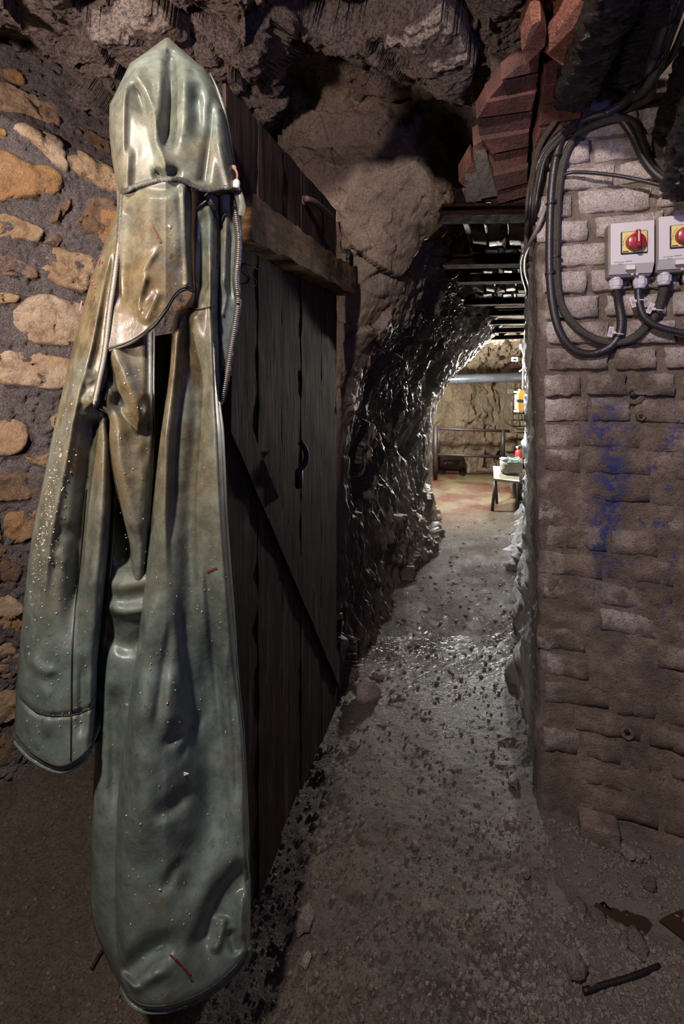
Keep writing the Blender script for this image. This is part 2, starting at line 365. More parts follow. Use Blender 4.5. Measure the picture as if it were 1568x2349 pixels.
rd = m.ramp(n2, [(0.36, 0.40), (0.62, 0.75)]); rw = m.ramp(m.noise(16, 6, 0.7), [(0.36, 0.34), (0.62, 0.62)])
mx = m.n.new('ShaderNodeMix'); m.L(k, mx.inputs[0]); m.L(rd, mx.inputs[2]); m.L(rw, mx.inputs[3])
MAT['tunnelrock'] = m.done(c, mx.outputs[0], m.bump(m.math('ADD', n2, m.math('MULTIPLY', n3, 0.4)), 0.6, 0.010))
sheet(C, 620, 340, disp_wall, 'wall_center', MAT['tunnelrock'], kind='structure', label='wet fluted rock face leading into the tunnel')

us = [-300, -60, 130, 300, 470, 600, 680, 780, 950, 1120, 1250, 1400]
ceil = {
 -1300: [.84]*12,
 -450: [.92]*12,
 -130: [.95]*12,
 -40:  [1.0, 1.0, 1.0, 1.0, 1.0, 1.0, 1.06, 1.02, 1.0, 1.0, 1.0, 1.0],
 70:   [1.22, 1.24, 1.18, 1.14, 1.13, 1.14, 1.40, 1.30, 1.20, 1.18, 1.20, 1.2],
 170:  [1.50, 1.52, 1.38, 1.30, 1.28, 1.30, 1.80, 1.66, 1.42, 1.32, 1.36, 1.4],
 260:  [1.70, 1.72, 1.54, 1.46, 1.46, 1.72, 2.10, 2.04, 1.74, 1.52, 1.54, 1.6],
 350:  [1.85, 1.85, 1.68, 1.62, 1.72, 2.02, 2.25, 2.22, 2.1, 1.78, 1.75, 1.8],
 450:  [1.95, 1.95, 1.80, 1.80, 2.0, 2.2, 2.4, 2.4, 2.4, 2.3, 2.1, 2.0]}
C = np.array([[P(u, v, y) for u, y in zip(us, row)] for v, row in ceil.items()])
sheet(C, 520, 600, disp_rock, 'ceiling', MAT['rock'], kind='structure', label='rough overhanging rock roof')

# back wall of the far chamber, its roof and the right-hand tunnel wall
C = np.array([[P(u, v, 5.75 + 0.0006 * abs(u - 1080)) for u in (700, 860, 980, 1060, 1120, 1180, 1260, 1400)] for v in (1130, 1080, 1000, 920, 850, 780, 720)])
def disp_back(p):
    q = p * np.array([1, 1, .55]); f1, _ = facets(q * 5.5); f2, _ = facets(q * 13)
    return 0.10 * np.clip(f1, -1, 1) * 0.6 + 0.03 * np.clip(f2, -1, 1) + 0.03 * fbm(p * 6, 4)
sheet(C, 150, 220, disp_back, 'wall_back', MAT['backrock'], kind='structure', label='ochre hewn rock wall closing the far chamber')
C = np.array([[P(u, v, y) for u in (900, 1040, 1110, 1160, 1215, 1300)] for v, y in ((840, 5.7), (815, 5.3), (790, 5.0), (775, 4.7), (765, 4.45))])
sheet(C, 90, 140, disp_back, 'ceiling_chamber', MAT['backrock'], kind='structure', label='low dark rock roof of the far chamber')

# ------------------------------------------------------------------ brick pier on the right: plan of its face
plan = np.array([(2.78, 6.60), (2.16, 5.18), (1.655, 4.0), (1.205, 2.98), (0.842, 2.10), (0.652, 1.62), (0.592, 1.455), (0.572, 1.395), (0.569, 1.360), (0.583, 1.338), (0.625, 1.328),
                 (0.70, 1.312), (0.77, 1.292), (0.85, 1.262), (0.93, 1.228), (1.02, 1.185), (1.15, 1.12), (1.35, 1.0), (1.6, 0.82)])
pl = curve(plan, 900); pd = np.r_[0, np.cumsum(np.linalg.norm(np.diff(pl, axis=0), axis=1))]
def pier(s):
    s = np.asarray(s, float); x = np.interp(s, pd, pl[:, 0]); y = np.interp(s, pd, pl[:, 1])
    t = np.stack([np.interp(s + .012, pd, pl[:, 0]) - np.interp(s - .012, pd, pl[:, 0]), np.interp(s + .012, pd, pl[:, 1]) - np.interp(s - .012, pd, pl[:, 1])], -1)
    t /= np.linalg.norm(t, axis=-1, keepdims=True); n = np.stack([t[..., 1], -t[..., 0]], -1)
    return np.stack([x, y], -1), n * np.sign((n * (np.array([-1.0, -0.2])[None] if n.ndim > 1 else np.array([-1.0, -0.2]))).sum(-1, keepdims=True))
_s = np.linspace(0, pd[-1], 4000); _p, _n = pier(_s); _u = CU + F * _p[:, 0] / _p[:, 1]
i0 = int(np.argmin(np.abs(_p[:, 1] - 1.36) + (_s < pd[-1] * .3) * 9)); S_CORNER = _s[i0]
def face_s(u): return float(np.interp(u, _u[i0:], _s[i0:]))
def on_face(u, v, off=0.0):
    """point in front of the pier face (off metres out) seen at pixel u, v"""
    s = face_s(u); p, n = pier(np.array([s])); Y = p[0, 1] - off
    return P(u, v, Y)
def pier_bump(X):
    return 0.010 * fbm(X * 7, 3) + 0.006 * fbm(X * 22, 3)
ss = np.r_[np.linspace(0, S_CORNER - .35, 160), np.linspace(S_CORNER - .345, pd[-1], 420)]; zs = np.linspace(-0.12, 2.3, 330)
p2, n2_ = pier(ss); X = np.zeros((len(ss), len(zs), 3)); X[..., :2] = p2[:, None]; X[..., 2] = zs[None]
tun = smooth(S_CORNER + .06, S_CORNER - .05, ss)[:, None]
Xf = X.reshape(-1, 3); q = Xf * np.array([1, 1, .35]); rr = (0.07 * (ridged(q * 7, 3) - 0.9) + 0.03 * fbm(Xf * 6, 3)).reshape(len(ss), len(zs))
low = np.exp(-np.clip(X[..., 2], 0, 9) / 0.22)
d = pier_bump(Xf).reshape(len(ss), len(zs)) * (1 - tun) + tun * (0.22 * rr + 0) + smooth(S_CORNER - .2, S_CORNER - .5, ss)[:, None] * (0.25 * rr + 0.13 * low * (rr * 4 + 0.6)) + tun * (0.0045 * fbm(Xf * np.array([55, 55, 5.]), 3) + 0.004 * fbm(Xf * 40, 2)).reshape(len(ss), len(zs)) - 0.006 - 0.013 * tun + (1 - tun) * 0.006 * (X[..., 2] < 1.13)
d += 0.06 * low ** 2 * smooth(1.0, 1.15, X[..., 0])
X[..., :2] += n2_[:, None] * d[..., None]
def pier_mat(name, bed):
    m = NM(name); xyz = m.sep(); z = xyz[2]; n1 = m.noise(6, 6, 0.65); n2 = m.noise(60, 5, 0.7); n3 = m.noise(210, 4, 0.75)
    c = m.mix(m.ramp(n2, [(0.38, 0.0), (0.62, 1.0)]), (0.54, 0.455, 0.425), (0.76, 0.675, 0.64))
    dirt = m.math('ADD', m.range(z, 1.62, 1.12, 0.0, 0.46), m.ramp(n1, [(0.34, -0.0), (0.66, 0.62)])); dirt = m.math('ADD', dirt, m.range(z, 0.85, 0.3, 0.0, 0.12), True)
    if bed: dirt = m.math('ADD', dirt, 0.45, True)
    corner = m.range(xyz[0], 0.655, 0.60); dirt = m.math('SUBTRACT', dirt, m.math('MULTIPLY', corner, m.ramp(m.noise(9, 3, 0.5), [(0.45, 0.0), (0.6, 0.40)])), True)
    grime = m.ramp(m.noise(9, 7, 0.68), [(0.32, (0.080, 0.055, 0.038)), (0.50, (0.185, 0.126, 0.086)), (0.66, (0.36, 0.262, 0.195))])
    if bed: grime = m.mix(m.range(z, 1.2, 1.0, 0.75, 0.10), grime, (0.15, 0.108, 0.076))
    c = m.mix(m.ramp(dirt, [(0.30, 0.0), (0.80, 0.92)]), c, grime)
    c = m.mix(m.math('MULTIPLY', m.ramp(n3, [(0.34, 1.0), (0.46, 0.0)]), 0.8), c, (0.06, 0.042, 0.034))
    dx = m.math('ABSOLUTE', m.math('SUBTRACT', m.math('ADD', xyz[0], m.math('MULTIPLY', m.noise(5, 3, 0.5), 0.12)), 0.815))
    paint = m.math('MULTIPLY', m.ramp(m.noise(30, 6, 0.75), [(0.46, 0.0), (0.54, 1.0)]), m.math('MULTIPLY', m.range(dx, 0.055, 0.010), m.math('MULTIPLY', m.range(z, 0.60, 0.80), m.range(z, 1.26, 1.14))))
    p2 = m.math('MULTIPLY', m.ramp(m.noise(26, 6, 0.75, m.map(loc=(3, 3, 3))), [(0.55, 0.0), (0.62, 0.8)]), m.math('MULTIPLY', m.range(z, 0.35, 0.7), m.math('MULTIPLY', m.range(z, 1.24, 1.12), m.range(xyz[0], 0.68, 0.74))))
    c = m.mix(m.math('MULTIPLY', m.math('MAXIMUM', paint, p2), 0.85), c, (0.030, 0.050, 0.24)); rg = m.ramp(n1, [(0.4, 0.85), (0.65, 0.55)])
    if bed:
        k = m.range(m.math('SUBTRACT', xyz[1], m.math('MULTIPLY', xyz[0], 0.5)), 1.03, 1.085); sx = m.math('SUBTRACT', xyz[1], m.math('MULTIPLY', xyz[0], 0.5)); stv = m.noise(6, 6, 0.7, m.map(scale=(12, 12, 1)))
        c = m.mix(k, c, m.ramp(stv, [(0.36, (0.035, 0.028, 0.024)), (0.62, (0.12, 0.098, 0.086))])); c = m.mix(m.range(sx, 1.14, 1.24), c, (0.25, 0.235, 0.22)); mx = m.n.new('ShaderNodeMix'); m.L(k, mx.inputs[0]); m.L(rg, mx.inputs[2]); mx.inputs[3].default_value = 0.30; rg = mx.outputs[0]  # tunnel side wall coloured paler beyond the corner, painting up its strip of grazing lamplight
    return m.done(c, rg, m.bump(m.math('ADD', m.math('MULTIPLY', n2, 0.9), n3), 1.0, 0.010))
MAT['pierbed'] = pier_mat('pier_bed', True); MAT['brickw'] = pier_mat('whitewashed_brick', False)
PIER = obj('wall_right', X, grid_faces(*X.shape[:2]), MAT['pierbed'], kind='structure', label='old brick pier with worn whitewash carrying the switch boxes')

# whitewashed bricks: one object each, laid in courses round the corner of the pier
def pier_brick(s0, s1, z0, z1, proud, seed):
    nl, nh = 9, 6; r = np.random.default_rng(seed)
    a = np.linspace(0, 1, nl); b = np.linspace(0, 1, nh); A, B = np.meshgrid(a, b, indexing='ij')
    jit = r.normal(0, 0.0022, (2, nl, nh)); sA = s0 + (s1 - s0) * A + jit[0]; zB = z0 + (z1 - z0) * B + jit[1] + 0.004 * r.normal() * (A - .5)
    p, n = pier(sA.ravel()); ed = np.minimum(np.minimum(A, 1 - A) * (nl - 1), np.minimum(B, 1 - B) * (nh - 1))
    out = np.where(ed < .5, -0.012, np.where(ed < 1.5, proud * .86, proud)).ravel() + (r.normal(0, 0.0008, nl * nh))
    # rounded ring: second ring hugs the outline
    V = np.zeros((nl * nh, 3)); V[:, 2] = zB.ravel(); V[:, :2] = p
    V[:, :2] += n * (out + pier_bump(V) * 0.9)[:, None]
    g = V.reshape(nl, nh, 3); c0 = g.mean((0, 1))
    for i in range(nl):                                            # pull the second ring outwards so that the arris is tight
        if nh > 4: g[i, 1] += (g[i, 0] - g[i, 1]) * np.array([.72, .72, .72]) * [0.0, 0.0, 1]; g[i, -2] += (g[i, -1] - g[i, -2]) * [0.0, 0.0, .72]
    for j in range(nh):
        for (e, k) in ((0, 1), (-1, -2)):
            dxy = (g[e, j] - g[k, j]) * .75; t = p.reshape(nl, nh, 2)[e, j] - p.reshape(nl, nh, 2)[k, j]; t = t / (np.linalg.norm(t) + 1e-9)
            g[k, j, :2] += t * (dxy[:2] @ t)
    return g.reshape(-1, 3), grid_faces(nl, nh)
pitch, nb = 0.0745, 0
r = np.random.default_rng(21)
for k in range(0, 28):
    z0 = 0.03 + k * pitch; s = S_CORNER + r.uniform(0.0, .045); smax = S_CORNER + 0.62
    while s < smax:
        L = r.choice([0.098, 0.118, 0.145, 0.165, 0.178]); hi = z0 > 1.15
        gap = r.uniform(.012, .022) if hi else r.uniform(.005, .013)
        skip = (not hi) and r.random() < 0.20
        if not skip:
            zz0 = z0 + r.uniform(-.003, .003); hgt = pitch - (r.uniform(.011, .016) if hi else r.uniform(.006, .010))
            V, f = pier_brick(s, s + L, zz0, zz0 + hgt, r.uniform(.008, .014) if hi else r.uniform(-.001, .0055), 100 + nb)
            obj('brick', V, f, MAT['brickw'], PIER); nb += 1
        s += L + gap

# ------------------------------------------------------------------ rubble masonry wall on the left
W0, WD, WN = np.array([-1.0, 1.34]), np.array([0.69, 0.724]), np.array([0.724, -0.69])
def wall_sz(u, v):
    a = (u - CU) / F; s = (a * W0[1] - W0[0]) / (WD[0] - a * WD[1]); Y = W0[1] + s * WD[1]; return s, H - (v - HV) / F * Y
def wall_pt(s, z, d): return np.array([W0[0] + s * WD[0] + d * WN[0], W0[1] + s * WD[1] + d * WN[1], z])
S = np.linspace(-0.7, 1.25, 300); Z = np.linspace(-0.1, 2.25, 360); X = np.zeros((300, 360, 3))
X[..., 0] = (W0[0] + S * WD[0])[:, None]; X[..., 1] = (W0[1] + S * WD[1])[:, None]; X[..., 2] = Z
Xf = X.reshape(-1, 3); d = 0.016 + (0.016 * fbm(Xf * 5, 3) + 0.010 * fbm(Xf * 30, 3, 0.6) + 0.011 * fbm(Xf * 75, 2)).reshape(300, 360)
X[..., :2] += (WN * d[..., None])
WL = obj('wall_left', X, grid_faces(300, 360), MAT['mortar'], kind='structure', label='rubble stone wall set in coarse grey mortar')
z5 = lambda L: [(x / 3.913, 100 + y / 3.913) for x, y in L]; z6 = lambda L: [(x / 3.913, 650 + y / 3.913) for x, y in L]
stones = [
 (z5([(-150,250),(100,255),(215,310),(215,390),(120,380),(40,330),(-150,310)]), 1), (z5([(-160,370),(60,385),(250,470),(470,545),(530,600),(525,750),(430,750),(250,660),(-160,590)]), 0),
 (z5([(100,760),(200,725),(290,790),(440,810),(530,870),(580,950),(560,1060),(600,1160),(500,1130),(380,1000),(270,900),(130,840)]), 2),
 (z5([(600,960),(720,970),(850,1060),(1010,1130),(1120,1220),(1080,1360),(900,1310),(780,1230),(640,1150),(590,1050)]), 0),
 (z5([(-160,940),(60,980),(220,1090),(380,1100),(520,1170),(570,1290),(440,1400),(240,1380),(60,1420),(-160,1450)]), 1),
 (z5([(790,1400),(950,1410),(1080,1480),(1040,1620),(880,1740),(740,1680),(660,1620),(760,1520)]), 3),
 (z5([(-160,1480),(120,1560),(330,1650),(390,1690),(340,1790),(200,1770),(-160,1740)]), 0), (z5([(-160,1850),(80,1910),(250,1990),(345,2060),(330,2120),(230,2110),(-160,2090)]), 3),
 (z5([(400,1900),(500,1830),(700,1880),(840,1930),(860,2100),(740,2240),(560,2190),(420,2110),(355,2050)]), 0),
 (z5([(640,740),(800,790),(980,920),(970,1010),(860,960),(700,860)]), 3), (z5([(390,1790),(480,1710),(560,1760),(500,1840)]), 3),
 (z5([(440,1610),(540,1450),(640,1330),(620,1480),(520,1620)]), 3), (z5([(-120,780),(20,790),(50,830),(20,880),(-120,870)]), 1),
 (z6([(-160,80),(80,95),(170,130),(130,180),(-160,200)]), 0),
 (z6([(110,240),(200,170),(300,120),(420,95),(540,150),(760,200),(760,470),(600,550),(430,550),(250,520),(160,430),(110,330)]), 2),
 (z6([(-160,600),(80,590),(170,640),(280,580),(420,650),(640,680),(620,900),(500,950),(370,940),(150,910),(-160,880)]), 2),
 (z6([(-160,1220),(100,1210),(230,1270),(240,1400),(180,1510),(40,1540),(-160,1530)]), 0), (z6([(440,1200),(510,1150),(660,1180),(640,1300),(450,1290)]), 0),
 (z6([(210,1540),(290,1570),(460,1500),(440,1650),(270,1620)]), 0), (z6([(-160,1720),(200,1700),(430,1770),(400,1890),(180,1930),(-160,1960)]), 3),
 (z6([(20,2110),(80,2050),(360,2000),(340,2250),(200,2290),(100,2340),(30,2250)]), 1), (z6([(-160,2060),(-20,2090),(0,2280),(-160,2290)]), 3),
 ([(-40,1260),(20,1255),(60,1285),(40,1330),(-40,1335)], 3), ([(-40,1370),(30,1365),(60,1400),(45,1450),(-40,1440)], 2), ([(-40,1480),(25,1470),(55,1510),(30,1550),(-40,1545)], 0),
 ([(-40,1585),(30,1578),(50,1610),(35,1650),(-40,1648)], 0), ([(-40,1680),(30,1672),(50,1710),(20,1745),(-40,1750)], 3), ([(60,1660),(140,1640),(150,1690),(80,1705)], 3),
 ([(230,470),(330,480),(350,560),(270,590),(220,540)], 1), ([(215,650),(330,640),(350,740),(240,750)], 0), ([(200,800),(330,790),(340,900),(210,900)], 2), ([(180,960),(320,950),(330,1050),(200,1060)], 0),
 ([(150,1120),(310,1100),(320,1200),(170,1220)], 3), ([(120,1270),(300,1260),(310,1350),(140,1380)], 0), ([(110,1420),(290,1410),(300,1500),(130,1530)], 1), ([(250,1560),(380,1540),(390,1620),(260,1640)], 0),
 ([(400,480),(520,470),(540,560),(420,580)], 0), ([(380,640),(520,630),(530,740),(400,750)], 3), ([(380,820),(530,810),(540,920),(390,930)], 0), ([(370,1000),(530,990),(540,1100),(380,1110)], 1),
 ([(360,1180),(520,1170),(530,1270),(370,1290)], 0), ([(350,1350),(520,1340),(520,1440),(360,1460)], 3)]
polys = [(np.array([wall_sz(*p) for p in poly]), mi) for poly, mi in stones]
rs = np.random.default_rng(41); z = 0.12
while z < 2.0:                                                        # the wall goes on in courses to the left of the picture
    h_ = rs.uniform(.085, .13); s_ = -0.68 + rs.uniform(0, .1)
    while s_ < -0.20:
        L = min(rs.uniform(.13, .25), -0.09 - s_); an = np.linspace(0, 2 * math.pi, 9)[:-1] + rs.normal(0, .12, 8)
        polys.append((np.stack([s_ + L / 2 + L * .46 * np.sign(np.cos(an)) * np.abs(np.cos(an)) ** .6, z + h_ / 2 + h_ * .42 * np.sign(np.sin(an)) * np.abs(np.sin(an)) ** .6 + rs.normal(0, .004, 8)], 1), int(rs.choice([0, 0, 1, 2, 3])))); s_ += L + .018
    z += h_ + .022
for k, (q, mi) in enumerate(polys):
    c0 = q.mean(0); r = np.random.default_rng(300 + k)
    cl = np.r_[q, q[:1]]; d = np.r_[0, np.cumsum(np.linalg.norm(np.diff(cl, axis=0), axis=1))]; NS = 44
    t = np.linspace(0, d[-1], NS, endpoint=False); ring = np.stack([np.interp(t, d, cl[:, 0]), np.interp(t, d, cl[:, 1])], 1)
    ring = 0.5 * ring + 0.25 * (np.roll(ring, 1, 0) + np.roll(ring, -1, 0)); ring = c0 + (ring - c0) * (1.10 + 0.06 * noise(np.c_[ring * 40, np.full(NS, k)]))[:, None]
    proud = r.uniform(.020, .034); tilt = r.normal(0, .10, 2); NG = 21; g = np.linspace(-1, 1, NG); A, B = np.meshgrid(g, g, indexing='ij')
    rad = np.maximum(np.abs(A), np.abs(B)); th = np.arctan2(B, A) / (2 * math.pi) % 1.0; cl = np.r_[ring, ring[:1]]; fr = np.arange(NS + 1) / NS   # square grid wrapped onto the outline
    rp = np.stack([np.interp(th, fr, cl[:, 0]), np.interp(th, fr, cl[:, 1])], -1); rr = np.where(rad > .999, 1.02, rad ** .9); pz = c0 + (rp - c0) * np.minimum(rr, 1.01)[..., None]
    hgt = proud * (1 - np.minimum(rr, 1) ** 9 * 0.75) + ((pz - c0) @ tilt) * 0.5; hgt = np.where(rr > 1.01, -0.02, hgt).ravel(); pz = pz.reshape(-1, 2)
    V = np.array([wall_pt(q_[0], q_[1], h_) for q_, h_ in zip(pz, hgt)]); inn = (rr.ravel() < 1.01) * 1.0
    ex = (0.010 * np.clip(facets(V * 15 + k)[0], -1, 1) + 0.011 * fbm(V * 24 + k, 4, .6)) * inn; V[:, :2] += WN * ex[:, None]; f = grid_faces(NG, NG)
    obj('stone', V, f, MAT['stone%d' % mi], WL)
# ------------------------------------------------------------------ plank door standing open
DP, DD = np.array([-0.02, 1.69]), np.array([-0.281, -0.960])         # hinge edge, direction towards the free edge
DNv = np.array([0.960, -0.281])                                       # normal of the face we see
def dpt(t, z, n): return np.array([DP[0] + t * DD[0] + n * DNv[0], DP[1] + t * DD[1] + n * DNv[1], z])
m = NM('dark_planks'); v = m.map(scale=(14, 14, 0.9)); g1 = m.noise(3, 7, 0.7, v); g2 = m.noise(9, 6, 0.75, v); n1 = m.noise(5, 5, 0.6)
c = m.ramp(g1, [(0.34, (0.012, 0.008, 0.007)), (0.52, (0.034, 0.022, 0.019)), (0.68, (0.080, 0.052, 0.044))])
c = m.mix(m.ramp(n1, [(0.42, 0.0), (0.66, 0.7)]), c, (0.014, 0.009, 0.008)); c = m.mix(m.ramp(m.noise(150, 3, 0.7), [(0.66, 0), (0.74, 0.6)]), c, (0.10, 0.07, 0.06))
MAT['plank'] = m.done(c, m.ramp(g2, [(0.35, 0.70), (0.65, 0.9)]), m.bump(m.math('ADD', g1, m.math('MULTIPLY', g2, 0.6)), 0.8, 0.006), Specular_IOR_Level=0.08)
m = NM('rotten_ledge'); v = m.map(scale=(3, 3, 16)); g1 = m.noise(4, 7, 0.72, v); n1 = m.noise(22, 6, 0.7); g2 = m.noise(9, 5, 0.7)
c = m.ramp(g1, [(0.34, (0.060, 0.032, 0.014)), (0.52, (0.17, 0.095, 0.038)), (0.70, (0.30, 0.18, 0.078))])
c = m.mix(m.ramp(g2, [(0.50, 0.0), (0.62, 0.9)]), c, (0.038, 0.026, 0.022)); c = m.mix(m.ramp(n1, [(0.34, 0.8), (0.50, 0.0)]), c, (0.018, 0.012, 0.010))
MAT['ledge'] = m.done(c, 0.75, m.bump(m.math('ADD', g1, n1), 1.0, 0.012), Specular_IOR_Level=0.2)
MAT['rust'] = plain('rusted_iron', (0.105, 0.050, 0.045), 0.65, 0.3, 0.8, 160, 0.7)
MAT['iron'] = plain('black_iron', (0.028, 0.022, 0.020), 0.5, 0.6, 0.6, 160, 0.5)
DOOR = thing('door_1', dpt(0, 0.03, 0), 'open door of dark tarred planks with a rotten top ledge', None, kind='structure')
def dbox(t0, t1, z0, z1, n0, n1, name, mat, parent=None, skew=0.0, seg=1, rough=0.0, seed=0, **kw):
    """board between two stations of the door; skew lifts its far end"""
    nt, nz = max(2, int(abs(t1 - t0) / 0.02)), max(3, int((z1 - z0) / 0.03)); T = np.linspace(t0, t1, nt); Zz = np.linspace(0, 1, nz); r = np.random.default_rng(seed)
    def face(n, s):
        G = np.zeros((nt, nz, 3))
        for i, t in enumerate(T):
            zb = z0 + skew * (t - t0) / (t1 - t0); zt = z1 + skew * (t - t0) / (t1 - t0)
            for j, zf in enumerate(Zz): G[i, j] = dpt(t, zb + (zt - zb) * zf, n)
        if rough:
            d = rough * fbm(G.reshape(-1, 3) * np.array([9, 9, 14.]) + seed, 3).reshape(nt, nz)
            e = np.ones((nt, nz)); e[:, 0] = e[:, -1] = .4
            G[..., :2] += DNv * (d * e * s)[..., None]; G[:, -1, 2] += rough * 1.3 * fbm(G[:, -1] * 16 + seed, 3); G[:, 0, 2] += rough * .8 * fbm(G[:, 0] * 14 + seed, 3)
        return G
    A, B = face(n1, 1), face(n0, 0); V = np.r_[A.reshape(-1, 3), B.reshape(-1, 3)]; o = nt * nz; f = [list(q) for q in grid_faces(nt, nz)] + [list(q[::-1] + o) for q in grid_faces(nt, nz)]
    a = np.arange(o).reshape(nt, nz); rim = list(a[:, 0]) + list(a[-1, 1:]) + list(a[-2::-1, -1]) + list(a[0, -2:0:-1])
    f += [[rim[i], rim[(i+1) % len(rim)], rim[(i+1) % len(rim)] + o, rim[i] + o] for i in range(len(rim))]
    return obj(name, V, f, mat, parent, flat_angle=40, **kw)
edges = [0.0, 0.175, 0.362, 0.50, 0.64, 0.785]
for k in range(5):
    dbox(edges[k] + .0025, edges[k+1] - .0025, 0.045 + 0.012 * ((k * 7) % 3), 1.888 - 0.004 * (k % 2), -0.030, 0.0 + 0.002 * (k % 2), 'plank', MAT['plank'], DOOR, rough=0.004, seed=k)
LED = dbox(-0.035, 0.78, 1.575, 1.668, -0.004, 0.060, 'ledge', MAT['ledge'], DOOR, rough=0.009, seed=31, skew=-0.012)
dbox(0.0, 0.78, 0.12, 0.235, -0.004, 0.012, 'brace', MAT['plank'], DOOR, rough=0.004, seed=32, skew=1.05)
MB().tube([dpt(.72, 1.862, -.015), dpt(.80, 1.862, -.015), P(400, 125, .80), P(386, 112, .80)], .008, 8, 16).build('coat_peg', MAT['iron'], DOOR, smooth_=True)
mb = MB(); a = dpt(.345, 1.800, .004); mb.box(a, (.03, .014, .028), bev=.004); mb.tube([dpt(.36, 1.80, .012), dpt(.32, 1.80, .030), dpt(.20, 1.802, .035), dpt(.17, 1.804, .034)], 0.010, 8, 14)
mb.build('bolt', MAT['rust'], DOOR, smooth_=True, label='rusty iron bolt')
mb = MB(); mb.tube([dpt(-.02 + .022 * math.cos(a), 1.70 + .030 * math.sin(a), .045) for a in np.linspace(0, 2 * math.pi, 20)], 0.009, 8); mb.box(dpt(-.02, 1.66, .03), (.03, .03, .05), bev=.006)
mb.build('hinge', MAT['iron'], DOOR, smooth_=True, label='black iron hinge eye')
mb = MB(); mb.tube([dpt(.47, 1.02, .034), dpt(.455, 1.045, .05), dpt(.45, 1.075, .05), dpt(.455, 1.10, .034)], .008, 8, 14); mb.box(dpt(.46, 1.0, .034), (.02, .03, .05), bev=.005)
mb.build('latch', MAT['iron'], DOOR, smooth_=True, label='black latch handle')
MAT['chalk'] = plain('chalk_line', (0.085, 0.072, 0.064), 0.9)
pts = [(591, 617), (577, 612), (568, 622), (575, 634), (587, 643), (584, 655), (570, 656)]
def door_ray(u, v, n=0.004):
    a = (u - CU) / F; D0 = DP + DNv * n; t = (D0[0] - a * D0[1]) / (a * DD[1] - DD[0]); Y = D0[1] + t * DD[1]; return P(u, v, Y)
MB().tube([door_ray(u, v) for u, v in pts], 0.0012, 5, 30).build('chalk_mark', MAT['chalk'], DOOR, smooth_=True, label='faint chalk letter S')

# ------------------------------------------------------------------ the raincoat
m = NM('green_pvc'); n1 = m.noise(5.5, 6, 0.62, m.map(scale=(1, 1, .7))); n2 = m.noise(24, 6, 0.68); n3 = m.noise(110, 4, 0.7); xyz = m.sep()
c = m.ramp(n2, [(0.34, (0.080, 0.103, 0.088)), (0.52, (0.122, 0.153, 0.131)), (0.70, (0.170, 0.206, 0.178))])
zt = xyz[2]                                                           # coat space: z is the height above the hem
st = m.math('MULTIPLY', m.math('MULTIPLY', m.range(zt, 0.62, 1.05), m.range(zt, 1.60, 1.25, 0.35, 1.0)), m.ramp(n1, [(0.34, 0.0), (0.54, 0.95)]))
c = m.mix(st, c, m.mix(m.ramp(n2, [(0.4, 0), (0.6, 1)]), (0.060, 0.043, 0.017), (0.130, 0.100, 0.048)))
c = m.mix(m.math('MULTIPLY', m.ramp(m.noise(9, 6, 0.7, m.map(loc=(4, 2, 7))), [(0.56, 0.0), (0.70, 0.8)]), 0.8), c, (0.14, 0.095, 0.045))
c = m.mix(m.ramp(m.noise(60, 6, 0.75), [(0.32, 0.55), (0.46, 0.0)]), c, (0.045, 0.044, 0.034))
c = m.mix(m.math('MULTIPLY', m.range(zt, 0.35, 0.0, 0.0, 0.6), m.ramp(n1, [(0.4, 0.2), (0.6, 1)])), c, (0.060, 0.058, 0.042))
c = m.mix(m.ramp(m.noise(300, 2, 0.5, m.map(scale=(1, 1, 1), loc=(1, 1, 1))), [(0.755, 0), (0.77, 1)]), c, (0.6, 0.56, 0.5))
rg = m.ramp(m.noise(11, 5, 0.65), [(0.36, 0.30), (0.64, 0.52)])
MAT['coat'] = m.done(c, rg, m.bump(m.math('ADD', n2, m.math('MULTIPLY', n3, 0.4)), 0.25, 0.004), Specular_IOR_Level=0.34, Coat_Weight=0.05, Coat_Roughness=0.2)
MAT['coat_dark'] = plain('dark_pvc', (0.055, 0.068, 0.058), 0.22, 0, 0.2, 120, 0.4, Specular_IOR_Level=0.6)
MAT['seam'] = plain('welded_seam', (0.060, 0.060, 0.048), 0.35, 0, 0.6, 260, 0.5)
MAT['stitch'] = plain('pale_stitches', (0.34, 0.31, 0.25), 0.4)
MAT['zipm'] = plain('zip_teeth', (0.42, 0.36, 0.30), 0.35, 0.2)
MAT['thread'] = plain('dark_thread', (0.020, 0.020, 0.018), 0.6)
MAT['white'] = plain('white_plastic', (0.62, 0.58, 0.52), 0.4, 0, 0, 200, 0.2)
MAT['cord'] = plain('tan_cord', (0.30, 0.17, 0.11), 0.8)
MAT['fleck'] = plain('white_paint_flecks', (0.62, 0.55, 0.48), 0.6)
MAT['red'] = plain('red_paint_scuff', (0.13, 0.034, 0.024), 0.5)

